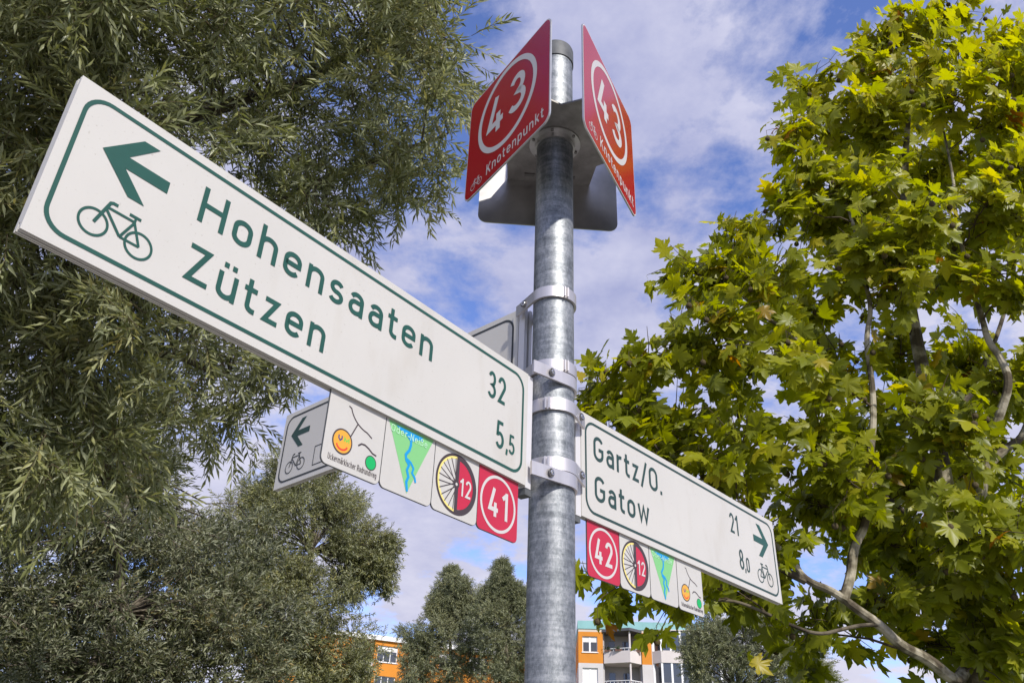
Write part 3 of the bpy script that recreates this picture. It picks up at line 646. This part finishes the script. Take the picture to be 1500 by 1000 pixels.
def frames(d, roll=None, up=None):
    """rotation matrices whose x axis is d; z axis leans to up"""
    d = unit(d); n = len(d)
    z = np.tile([0, 0, 1.0], (n, 1)) if up is None else np.asarray(up, float)
    y = unit(np.cross(z, d) + 1e-6); z = np.cross(d, y)
    if roll is not None:
        c, s = np.cos(roll)[:, None], np.sin(roll)[:, None]; y, z = y * c + z * s, z * c - y * s
    return np.stack([d, y, z], -1)
def instance(tmpl, pos, Rm, sc, tint):
    """tmpl = (V, F, mi, dt); returns stacked arrays"""
    V, F, mi, dt = tmpl; n = len(pos)
    P = np.einsum('nij,vj->nvi', Rm, V) * np.asarray(sc)[:, None, None] + pos[:, None, :]
    Fa = F[None] + (np.arange(n) * len(V))[:, None, None]
    T = np.clip(np.asarray(tint)[:, None] + dt[None], 0, 1)
    return P.reshape(-1, 3), Fa.reshape(-1, 3), np.tile(mi, n), T.ravel()
def stack(parts):
    V, F, MI, T = [], [], [], []; o = 0
    for v, f, m, t in parts: V.append(v); F.append(f + o); MI.append(m); T.append(t); o += len(v)
    return np.concatenate(V), np.concatenate(F), np.concatenate(MI), np.concatenate(T)
def spray_template(seed, nleaf=18, ll=.27, lw=.042, droop=.25, spread=.85, twig=.006):
    r = np.random.default_rng(seed); V = []; F = []; mi = []; dt = []
    ts = np.linspace(0, 1, 3); C = np.stack([ts, .06 * np.sin(ts * 3 + seed), -droop * ts ** 2 * .5], 1)
    for k, c in enumerate(C):
        w = twig * (1 - .75 * ts[k])
        for a in (0, 2.1, 4.2): V.append(c + [0, w * math.cos(a), w * math.sin(a)]); dt.append(0)
    for k in range(2):
        for i in range(3):
            j = (i + 1) % 3; a, b, c, d = k * 3 + i, k * 3 + j, k * 3 + 3 + j, k * 3 + 3 + i; F += [(a, b, c), (a, c, d)]; mi += [1, 1]
    for i in range(nleaf):
        t = .08 + .92 * (i + r.uniform(-.3, .3)) / (nleaf - 1); t = min(1, max(.03, t)); p = np.array([t, .06 * math.sin(t * 3 + seed), -droop * t * t * .5])
        az = i * 2.4 + r.uniform(-.5, .5); k = spread * (1 - .55 * t) + r.uniform(-.1, .15)
        d = unit(np.array([.75, k * math.cos(az), k * math.sin(az) * .8 + r.uniform(-.15, .1)]))
        l = ll * (.75 + .4 * r.random()) * (1 - .25 * max(0, t - .7)); w = lw * (.8 + .5 * r.random())
        n = unit(np.cross(d, unit(r.normal(size=3)))); s = np.cross(d, n); o = len(V); g = r.uniform(-.22, .22)
        tip = p + d * l + np.array([0, 0, -.10 * l]); lift = n * w * .35
        V += [p, p + d * l * .42 + s * w * .5 + lift, tip, p + d * l * .42 - s * w * .5 + lift]; dt += [g] * 4
        F += [(o, o + 2, o + 1), (o, o + 3, o + 2)]; mi += [0, 0]
    return np.array(V), np.array(F), np.array(mi), np.array(dt)
def bez(a, b, sag=0.0, n=6, jit=.0):
    a, b = np.asarray(a), np.asarray(b); t = np.linspace(0, 1, n)[:, None]; p = a + (b - a) * t; L_ = np.linalg.norm(b - a)
    p = p + np.array([0, 0, 1.0]) * sag * L_ * 4 * t * (1 - t)
    if jit: q = rng.normal(size=(n, 3)) * jit * L_; q[0] = q[-1] = 0; p = p + q
    return p
def smooth(P, it=2):
    P = np.asarray(P)
    for _ in range(it):
        q = np.empty((2 * (len(P) - 1), 3)); q[0::2] = P[:-1] * .75 + P[1:] * .25; q[1::2] = P[:-1] * .25 + P[1:] * .75; P = np.vstack([P[:1], q, P[-1:]])
    return P
def tube(mb, P, r0, r1, sides=6):
    P = np.asarray(P); T = unit(np.gradient(P, axis=0)); ref = np.array([.3, .9, .2]); rings = []
    for k, (p, t) in enumerate(zip(P, T)):
        u = unit(np.cross(t, ref)); w = np.cross(t, u); r = r0 + (r1 - r0) * k / (len(P) - 1)
        rings.append([p + (u * math.cos(2 * math.pi * i / sides) + w * math.sin(2 * math.pi * i / sides)) * r for i in range(sides)])
    mb.loft(rings)
def inpoly(x, y, P):
    c = False
    for (a, b), (d, e) in zip(P, P[1:] + P[:1]):
        if (b > y) != (e > y) and x < (d - a) * (y - b) / (e - b) + a: c = not c
    return c

# ---------------- plane tree
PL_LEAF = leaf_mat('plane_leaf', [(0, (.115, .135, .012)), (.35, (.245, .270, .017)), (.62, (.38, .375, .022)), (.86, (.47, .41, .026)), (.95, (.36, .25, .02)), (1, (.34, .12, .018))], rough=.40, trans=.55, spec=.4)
PL_BARK = bark('plane_bark', (.085, .068, .045), (.36, .32, .24), 7, (.20, .175, .12))
PL_LIMB = bark('plane_limb_bark', (.038, .030, .020), (.13, .108, .075), 9, (.07, .056, .038))
PL_TWIG = mat('plane_twig', (.075, .055, .035), .8, spec=.2)
half = [(0, 0), (-.06, .12), (.01, .22), (-.02, .34), (.05, .56), (.14, .42), (.20, .46), (.25, .25), (.36, .37), (.42, .52), (.63, .63), (.58, .46), (.67, .40), (.52, .19), (.70, .30), (.72, .19), (.85, .15), (1.04, 0)]
def plane_leaf(seed, pet=.35):
    r = np.random.default_rng(seed); r_ = r.uniform(.1, .65), r.uniform(.05, .5)
    pts = half + [(x, -y) for x, y in half[-2:0:-1]]
    pts = np.array(pts) * r.uniform(.95, 1.05, (len(pts), 2)) * [1, r.uniform(.85, 1.1)]; V = [(.28, 0, .0)] + [(x, y, -r_[0] * y * y - r_[1] * (x - .3) ** 2 + .06 * abs(y) + r.uniform(-.03, .03)) for x, y in pts]
    V[1] = (0, 0, -.02); n = len(pts); F = [(0, 1 + i, 1 + (i + 1) % n) for i in range(n)]
    o = len(V); V += [(-pet, .008, .12), (-pet, -.008, .12), (0, .008, -.015), (0, -.008, -.015)]; F += [(o, o + 1, o + 3), (o, o + 3, o + 2)]
    V = np.array(V) + [pet, 0, -.12]
    return V, np.array(F), np.zeros(len(F), int), np.zeros(len(V))
plt_ = empty('plane_tree', (0, 0, 0)); tag(plt_, 'yellow-green plane tree with pale mottled limbs and hanging seed balls', 'tree')
base = at(1440, 1000, 6.8); base[2] = -.15; base[0] += .1
lead = [base, at(1440, 1000, 6.8), at(1403, 830, 6.7), at(1372, 640, 6.6), at(1343, 500, 6.6), at(1325, 330, 6.6), at(1330, 170, 6.7), at(1345, 50, 6.8)]
m = MB(); P = []
for a, b in zip(lead, lead[1:]): P += list(bez(a, b, 0, 3, .012))[:-1]
P.append(lead[-1]); P = smooth(P, 2)
rad = np.interp(np.linspace(0, 1, len(P)), [0, .15, .3, .6, 1], [.17, .11, .075, .045, .012])
T = unit(np.gradient(P, axis=0)); rings = []
for p, t, r in zip(P, T, rad):
    u = unit(np.cross(t, [.3, .9, .2])); w = np.cross(t, u); rings.append([p + (u * math.cos(.7 * i) + w * math.sin(.7 * i)) * r for i in range(9)])
m.loft(rings); m.build('trunk', PL_BARK, plt_, True)
SK = [(p, r) for p, r in zip(P[12:], rad[12:])]
limbs = [  # each from its joint on the trunk to the crown's edge
    ([P[11] * 1.0, at(1400, 1000, 6.3), at(1290, 915, 5.8), at(1180, 850, 5.6), at(1130, 790, 5.5), at(1080, 730, 5.4)], .048),
    ([at(1180, 850, 5.6), at(1080, 800, 5.5), at(1000, 690, 5.5), at(900, 590, 5.5)], .028),
    ([at(1235, 880, 5.7), at(1268, 770, 5.8), at(1280, 620, 5.8), at(1278, 450, 5.9), at(1240, 300, 6.0), at(1190, 190, 6.1)], .034),
    ([at(1372, 640, 6.6), at(1290, 590, 6.2), at(1200, 520, 5.9), at(1110, 460, 5.7), at(1040, 400, 5.6)], .032),
    ([at(1403, 830, 6.7), at(1440, 700, 6.3), at(1480, 560, 6.2), at(1440, 470, 6.2), at(1400, 330, 6.3), at(1380, 180, 6.4)], .042),
    ([at(1440, 700, 6.3), at(1500, 640, 6.6), at(1570, 480, 6.9), at(1600, 300, 7.2)], .035),
    ([at(1343, 500, 6.6), at(1290, 380, 6.4), at(1200, 280, 6.2), at(1150, 200, 6.1)], .028),
    ([at(1290, 915, 5.8), at(1200, 930, 5.6), at(1080, 880, 5.4), at(990, 868, 5.3), at(910, 845, 5.4)], .013),
    ([at(1403, 830, 6.7), at(1350, 780, 7.2), at(1280, 700, 7.8), at(1200, 640, 8.2)], .03),
    ([at(1372, 640, 6.6), at(1430, 560, 7.3), at(1480, 420, 7.9), at(1500, 250, 8.1)], .03),
]
for L_, r in limbs:
    m = MB(); P = []
    for a, b in zip(L_, L_[1:]): P += list(bez(a, b, .02, 4, .03))[:-1]
    P.append(L_[-1]); P = smooth(P); tube(m, P, r, .006, 9); m.build('limb', PL_BARK if r > .03 else PL_LIMB, plt_, True)
    SK += [(p, r + (.009 - r) * i / len(P)) for i, p in enumerate(P)]
tips = [(1335, 30, 6.5), (1400, 20, 6.8), (1470, 65, 7), (1262, 95, 6.3), (1192, 118, 6.2), (1158, 195, 6.0), (1225, 200, 6.6), (1320, 140, 7), (1400, 140, 6.2), (1480, 170, 6.5), (1128, 305, 5.8), (1200, 320, 6.2), (1290, 280, 6), (1370, 260, 7), (1450, 290, 6),
 (1005, 395, 5.6), (1065, 405, 5.8), (1130, 400, 5.5), (1230, 420, 6.2), (1320, 400, 5.8), (1400, 400, 6.5), (1480, 400, 6), (990, 500, 5.4), (1050, 520, 5.6), (1130, 510, 5.2), (1220, 540, 6), (1310, 520, 7), (1420, 530, 7.5), (1480, 560, 6.5), (875, 570, 5.6), (930, 600, 5.4), (1010, 610, 5.6), (1090, 640, 5.2),
 (1180, 640, 5.6), (1270, 640, 7), (1360, 690, 7.5), (1470, 680, 7), (960, 680, 5.8), (1050, 720, 5.8), (1180, 740, 6), (1250, 790, 6.5), (1340, 820, 7), (1420, 860, 6.5), (1490, 800, 6), (905, 852, 5.5), (960, 868, 5.3), (1010, 878, 5.4), (1080, 870, 5.8), (1170, 930, 6.5), (1350, 940, 7), (1450, 960, 6.5), (1120, 800, 5.8),
 (1560, 150, 7), (1600, 330, 7), (1590, 520, 6.6), (1580, 720, 6.6), (1560, 900, 6.4), (1530, 960, 7), (1540, 60, 7.5), (1160, 450, 6.3), (1260, 360, 5.6), (1090, 560, 6.2), (1400, 640, 6), (1330, 600, 6.0), (1240, 700, 5.6), (1300, 880, 6.2), (1400, 760, 5.9), (1070, 460, 5.3), (1350, 330, 5.7), (1440, 220, 7.4), (1495, 110, 6.6), (1500, 240, 6.2), (1440, 110, 6.6), (1290, 190, 6.4), (1250, 260, 6.0), (1360, 90, 6.4), (1300, 60, 6.6), (1490, 320, 6.4), (1180, 260, 6.0), (1080, 350, 5.7), (1260, 150, 6.2)]
tips += [(x + rng.normal() * 30, y + rng.normal() * 30, d + rng.uniform(1.2, 2.4)) for x, y, d in tips if x > 1120 and 120 < y < 900 and rng.random() < .55]
SKP = np.array([s[0] for s in SK]); tw = MB(); leafpos = []; leafdir = []; ball = []
for (x, y, d) in tips:
    e = at(x, y, d); q = SKP.copy(); c = np.linalg.norm(q - e, axis=1) + np.maximum(0, q[:, 2] - e[2] + .2) * 1.5 + np.where(np.linalg.norm(q - e, axis=1) < .25, .5, 0); i = int(np.argmin(c))
    Pb = bez(SKP[i], e, .06, 8, .03); r0 = min(.016, max(.007, .012 * np.linalg.norm(e - SKP[i]))); tube(tw, Pb, r0, .004, 5)
    SKP = np.vstack([SKP, Pb[3:]])
    out_ = unit(e - SKP[i]); nt = 17 if y < 840 or x > 1060 else 8
    for k in range(nt):
        s = Pb[rng.integers(3, 8)]; dr = unit(out_ * .35 + rng.normal(size=3) * .75 + [0, 0, .22]); ln = rng.uniform(.18, .42)
        E_ = s + dr * ln; Pt = bez(s, E_, .05, 4, .03); tube(tw, Pt, .0042, .0018, 4)
        n = rng.integers(5, 9)
        for j in range(n):
            t = rng.uniform(.15, 1.05); leafpos.append(s + (E_ - s) * t); leafdir.append(unit(dr * .4 + rng.normal(size=3) * .65 + [0, 0, -.62]))
        if rng.random() < .24 and len(ball) < 280: ball.append(E_)
leafpos = np.array(leafpos); leafdir = np.array(leafdir); n = len(leafpos)
tag(tw.build('twigs', PL_TWIG, plt_, True), kind='stuff')
size = rng.uniform(.075, .175, n)
ax_ = np.array([base[0] - .1, base[1] + .2]); ow = np.concatenate([unit(leafpos[:, :2] - ax_), np.zeros((n, 1))], 1)
up = unit(np.array([0, 0, .42]) + ow * .85 + rng.normal(size=(n, 3)) * .45)
Rl = frames(leafdir, None, up)
px_, py_, pz_ = pix(leafpos)
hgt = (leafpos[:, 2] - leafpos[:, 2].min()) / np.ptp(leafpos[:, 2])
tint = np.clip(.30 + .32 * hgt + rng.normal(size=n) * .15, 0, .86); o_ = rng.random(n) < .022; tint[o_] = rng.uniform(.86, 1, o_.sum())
lt = [plane_leaf(i) for i in range(10)]
vis = (px_ > 850) & (px_ < 1490) & (py_ > 5) & (py_ < 990); sc_ = np.where(vis, size / pz_, 0); big = np.zeros(n, bool); big[np.argsort(-sc_)[:300]] = True
kind = rng.integers(0, 10, n)
tri_ = [instance(lt[k], leafpos[(kind == k) & ~big], Rl[(kind == k) & ~big], size[(kind == k) & ~big], tint[(kind == k) & ~big]) for k in range(10)]
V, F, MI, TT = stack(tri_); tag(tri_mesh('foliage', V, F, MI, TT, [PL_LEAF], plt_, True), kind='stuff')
lib = {}
for i in np.where(big)[0]:
    key = (int(kind[i]), int(tint[i] * 7))
    if key not in lib:
        V, F, mi, dt = lt[key[0]]; o = tri_mesh('leaf', V, F, mi, np.full(len(V), (key[1] + .5) / 7), [PL_LEAF], plt_, True); lib[key] = o.data
    else: o = bpy.data.objects.new('leaf', lib[key]); COL.objects.link(o); o.parent = plt_
    mw = Matrix(Rl[i].tolist()).to_4x4(); mw = Matrix.Translation(Vector(leafpos[i])) @ mw @ Matrix.Scale(float(size[i]), 4); o.matrix_local = mw
BALL = mat('plane_seed_ball', (.085, .062, .026), .95, noise=(80, .5), bump=(300, 1.0))
bmesh_ = MB(); bmesh_.lathe([(.0015, 0), (.0015, .06), (.0012, .061)], 5); k = len(bmesh_.v)
bmesh_.lathe([(.002, .0), (.010, -.003), (.0155, -.011), (.0165, -.018), (.0145, -.026), (.008, -.032), (.001, -.0335)], 10)
first = None
for p in ball:
    if first is None: first = bmesh_.build('seed_ball', BALL, plt_, True); o = first
    else: o = bpy.data.objects.new('seed_ball', first.data); COL.objects.link(o); o.parent = plt_
    o.location = tuple(p - np.array([0, 0, .074])); o.scale = (1.3,) * 3

# ---------------- willow by the long sign
WL = leaf_mat('willow_leaf', [(0, (.080, .092, .030)), (.4, (.180, .195, .066)), (.75, (.285, .285, .105)), (1, (.38, .33, .12))], back=(.36, .375, .22), rough=.42, trans=.32, spec=.5)
WB = bark('willow_bark', (.05, .04, .028), (.16, .135, .10), 14)
WT = mat('willow_twig', (.10, .075, .04), .7, spec=.3)
def sl(px, py, d):
    D = FW + RT * (px - 750) / FPX + UP * (500 - py) / FPX; return CAM + unit(D) * d
will = empty('willow_tree', (0, 0, 0)); tag(will, 'large silvery willow with narrow leaves spreading above the Hohensaaten sign', 'tree')
wb = sl(-330, 900, 6.2); wb0 = wb.copy(); wb0[2] = -.15
m = MB(); trunk = [wb0, wb, sl(-330, 600, 6.4), sl(-280, 300, 6.8), sl(-150, 60, 7.2), sl(40, -120, 7.6)]; P = []
for a, b in zip(trunk, trunk[1:]): P += list(bez(a, b, 0, 5, .015))[:-1]
P.append(trunk[-1]); P = np.array(P); tube(m, P, .26, .05, 12); m.build('trunk', WB, will, True); SKP = P[2:]
for L_, r in [([sl(-330, 600, 6.4), sl(-100, 480, 6.4), sl(120, 480, 6.2), sl(300, 540, 6.0), sl(380, 570, 5.9)], .06), ([sl(-280, 300, 6.8), sl(0, 220, 6.8), sl(250, 180, 6.6), sl(430, 130, 6.4), sl(540, 70, 6.3), sl(640, 20, 6.4)], .075),
              ([sl(0, 220, 6.8), sl(200, 320, 6.6), sl(400, 300, 6.4), sl(560, 230, 6.3), sl(650, 200, 6.3)], .045), ([sl(-330, 600, 6.4), sl(-150, 680, 6.2), sl(20, 690, 6), sl(150, 700, 5.9)], .05), ([sl(-150, 60, 7.2), sl(200, -20, 7.3), sl(450, -60, 7.2), sl(650, -80, 7.2)], .05)]:
    P = []
    for a, b in zip(L_, L_[1:]): P += list(bez(a, b, .03, 6, .02))[:-1]
    P.append(L_[-1]); m = MB(); P = smooth(P, 1); tube(m, P, r, .010, 8); m.build('limb', WB, will, True); SKP = np.vstack([SKP, np.array(P)])
def crown(tree, centres, radii, nsp, slen, templ, mats, tint0, tsd, shell=.35, droop=-.15, outw=.9, twigr=.006, limbs_r=None, skp=None, name='crown', height_tint=0):
    centres = np.asarray(centres); pos, dr = [], []; tb = MB()
    for c, r, k in zip(centres, radii, nsp):
        if skp is not None:
            i = int(np.argmin(np.linalg.norm(skp - c, axis=1))); tube(tb, bez(skp[i], c, .05, 5, .03), twigr * 1.5, twigr * .5, 4)
        u = unit(rng.normal(size=(k, 3))); rr = r * (shell + (1 - shell) * rng.random(k) ** .7)
        pos.append(c + u * rr[:, None] * [1, 1, .9]); dr.append(unit(u * outw + rng.normal(size=(k, 3)) * .55 + [0, 0, droop]))
    pos, dr = np.concatenate(pos), np.concatenate(dr); n = len(pos); kd = rng.integers(0, len(templ), n)
    sc = slen * rng.uniform(.7, 1.25, n); Rm = frames(dr, rng.uniform(-.6, .6, n)); pos = pos - dr * sc[:, None] * .5
    tn = np.clip(tint0 + rng.normal(size=n) * tsd, 0, 1)
    if height_tint: tn = np.clip(tn + height_tint * np.sin(pos[:, 0] * 2.1 + pos[:, 2] * 1.7), 0, 1)
    V, F, MI, TT = stack([instance(templ[k], pos[kd == k], Rm[kd == k], sc[kd == k], tn[kd == k]) for k in range(len(templ))])
    tag(tri_mesh(name, V, F, MI, TT, mats, tree), kind='stuff')
    if skp is not None: tag(tb.build('branches', mats[1], tree), kind='stuff')
    return n
poly_w = [(-220, -200), (655, -200), (672, 60), (655, 150), (640, 250), (580, 268), (520, 270), (500, 300), (420, 330), (395, 470), (375, 560), (330, 600), (240, 650), (170, 730), (-220, 820)]
cs = []
while len(cs) < 450:
    x, y = rng.uniform(-220, 700), rng.uniform(-200, 830)
    if not inpoly(x, y, poly_w): continue
    d = rng.uniform(4.6, 8.0) if x < 380 else rng.uniform(5.2, 7.4)
    if x > 380 and rng.random() < .18: continue
    cs.append(sl(x, y, d))
for x, y in ((480, 320), (500, 335), (575, 290), (600, 285), (420, 545), (400, 520), (345, 600), (360, 590), (205, 720), (668, 90), (640, 240), (310, 610)): cs.append(sl(x, y, 5.6))
for k in range(330):
    u = unit(rng.normal(size=3)); c = np.array([wb[0] - .3, wb[1] - .2, 5.8]) + u * np.array([2.9, 2.9, 4.0]) * rng.uniform(.55, 1.0)
    if c[2] < 1.9 or math.hypot(c[0], c[1]) < 2.6: continue
    x_, y_, z_ = pix(c)
    if z_ > .3 and x_ > -160: continue
    cs.append(c)
wt = [spray_template(i, 24, .24, .041, .40) for i in range(5)]
crown(will, cs, rng.uniform(.22, .42, len(cs)), rng.integers(12, 22, len(cs)), .34, wt, [WL, WT], .42, .16, shell=.2, droop=-.22, skp=SKP, height_tint=.10)

# ---------------- bushy trees behind
def far_tree(label, px, hd, lobes, slen, per, ramp, seed, shell=.55, droop=.1, cat='tree', lw=.062, back=(.32, .33, .22), nleaf=14, group=None, grow=1.0):
    b0 = at(px, 1000, hd); t = empty('willow_tree', (b0[0], b0[1], 0)); tag(t, label, cat, group)
    lm = leaf_mat('bush_leaf', ramp, back=back, rough=.5, trans=.25, spec=.4)
    org = np.array([b0[0], b0[1], 0]); C = [at(x, y, hd + dz) - org for x, y, r, dz in lobes]; top = max(c[2] for c in C)
    m = MB(); P = bez((0, 0, -.1), (C[0][0] * .3, C[0][1] * .3, top * .75), 0, 8, .015); tube(m, P, .018 * top, .006 * top, 8); m.build('trunk', WB, t, True)
    tm = [spray_template(seed * 10 + i, nleaf, .30, lw, .1, 1.0, .01) for i in range(4)]
    rad = [l[2] * grow for l in lobes]
    # each lobe is broken into clumps so that light and dark show
    cc, rr = [], []
    for c, r in zip(C, rad):
        k = 9
        for u in unit(rng.normal(size=(k, 3))): cc.append(c + u * r * rng.uniform(.35, .85)); rr.append(r * rng.uniform(.32, .55))
    crown(t, cc, rr, [per] * len(cc), slen, tm, [lm, WB], .45, .17, shell=shell, droop=droop, twigr=.012, skp=P[2:], height_tint=.08)
    return t
OL = [(0, (.085, .094, .032)), (.4, (.195, .205, .070)), (.75, (.32, .305, .11)), (1, (.42, .35, .12))]
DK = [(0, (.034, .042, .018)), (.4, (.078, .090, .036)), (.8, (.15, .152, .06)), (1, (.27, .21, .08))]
GR = [(0, (.090, .105, .050)), (.4, (.20, .215, .100)), (.8, (.31, .31, .155)), (1, (.40, .37, .16))]
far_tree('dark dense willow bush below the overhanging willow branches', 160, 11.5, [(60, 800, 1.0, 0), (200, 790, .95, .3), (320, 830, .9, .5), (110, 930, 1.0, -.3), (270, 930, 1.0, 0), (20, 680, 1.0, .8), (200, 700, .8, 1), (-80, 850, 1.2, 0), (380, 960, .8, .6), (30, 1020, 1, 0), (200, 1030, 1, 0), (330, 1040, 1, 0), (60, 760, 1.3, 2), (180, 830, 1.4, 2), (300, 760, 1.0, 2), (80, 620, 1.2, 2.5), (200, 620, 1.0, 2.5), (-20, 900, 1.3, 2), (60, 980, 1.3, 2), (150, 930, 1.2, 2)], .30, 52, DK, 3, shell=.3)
far_tree('rounded olive willow bush between the dark bush and orange building', 440, 17, [(445, 715, .95, 0), (500, 760, .9, .2), (522, 810, .75, 0), (430, 800, 1.1, -.4), (365, 790, 1.0, .3), (470, 865, 1.1, -.5), (480, 935, 1.0, -.3), (400, 890, 1.2, -.3), (335, 880, 1.1, 0), (430, 985, 1.2, -.4), (500, 1000, .9, 0), (400, 720, .8, .3), (543, 800, .6, .2), (530, 850, .6, .3), (470, 670, .6, .2)], .29, 78, OL, 5, shell=.35)
far_tree('grey-green tree with pointed top in front of the orange building', 655, 38, [(663, 868, .8, 0), (645, 900, 1.1, 0), (685, 905, 1.2, .3), (622, 930, 1.0, 0), (665, 945, 1.5, -.3), (705, 950, 1.2, 0), (603, 965, .9, .2), (635, 985, 1.4, 0), (690, 1000, 1.5, 0), (661, 850, .45, 0), (605, 1010, 1.1, 0), (650, 878, .7, 0), (676, 884, .7, .2), (640, 888, .6, 0), (662, 840, .22, 0), (690, 885, .6, 0)], .42, 56, GR, 7, grow=1.12)
far_tree('narrow grey-green tree with pointed top beside the pole', 738, 36, [(736, 850, .6, 0), (732, 880, .9, 0), (752, 900, .9, .2), (722, 920, 1.0, 0), (748, 945, 1.2, 0), (725, 975, 1.2, 0), (760, 985, 1.1, 0), (735, 837, .36, 0), (735, 826, .18, 0), (727, 866, .55, 0), (744, 866, .55, 0), (722, 890, .7, 0), (780, 960, 1, 0), (758, 880, .6, 0)], .40, 56, GR, 8, grow=1.12)
far_tree('pale grey-green tree below the Gartz/O. sign by the white building', 1090, 30, [(1045, 925, .85, 0), (1022, 955, .7, 0), (1075, 945, 1.0, .3), (1110, 925, .9, 0), (1150, 950, 1.0, .4), (1050, 985, 1.1, 0), (1115, 985, 1.2, 0), (1180, 990, 1.0, 0), (1210, 1010, .9, 0)], .38, 60, GR, 9, grow=1.1)
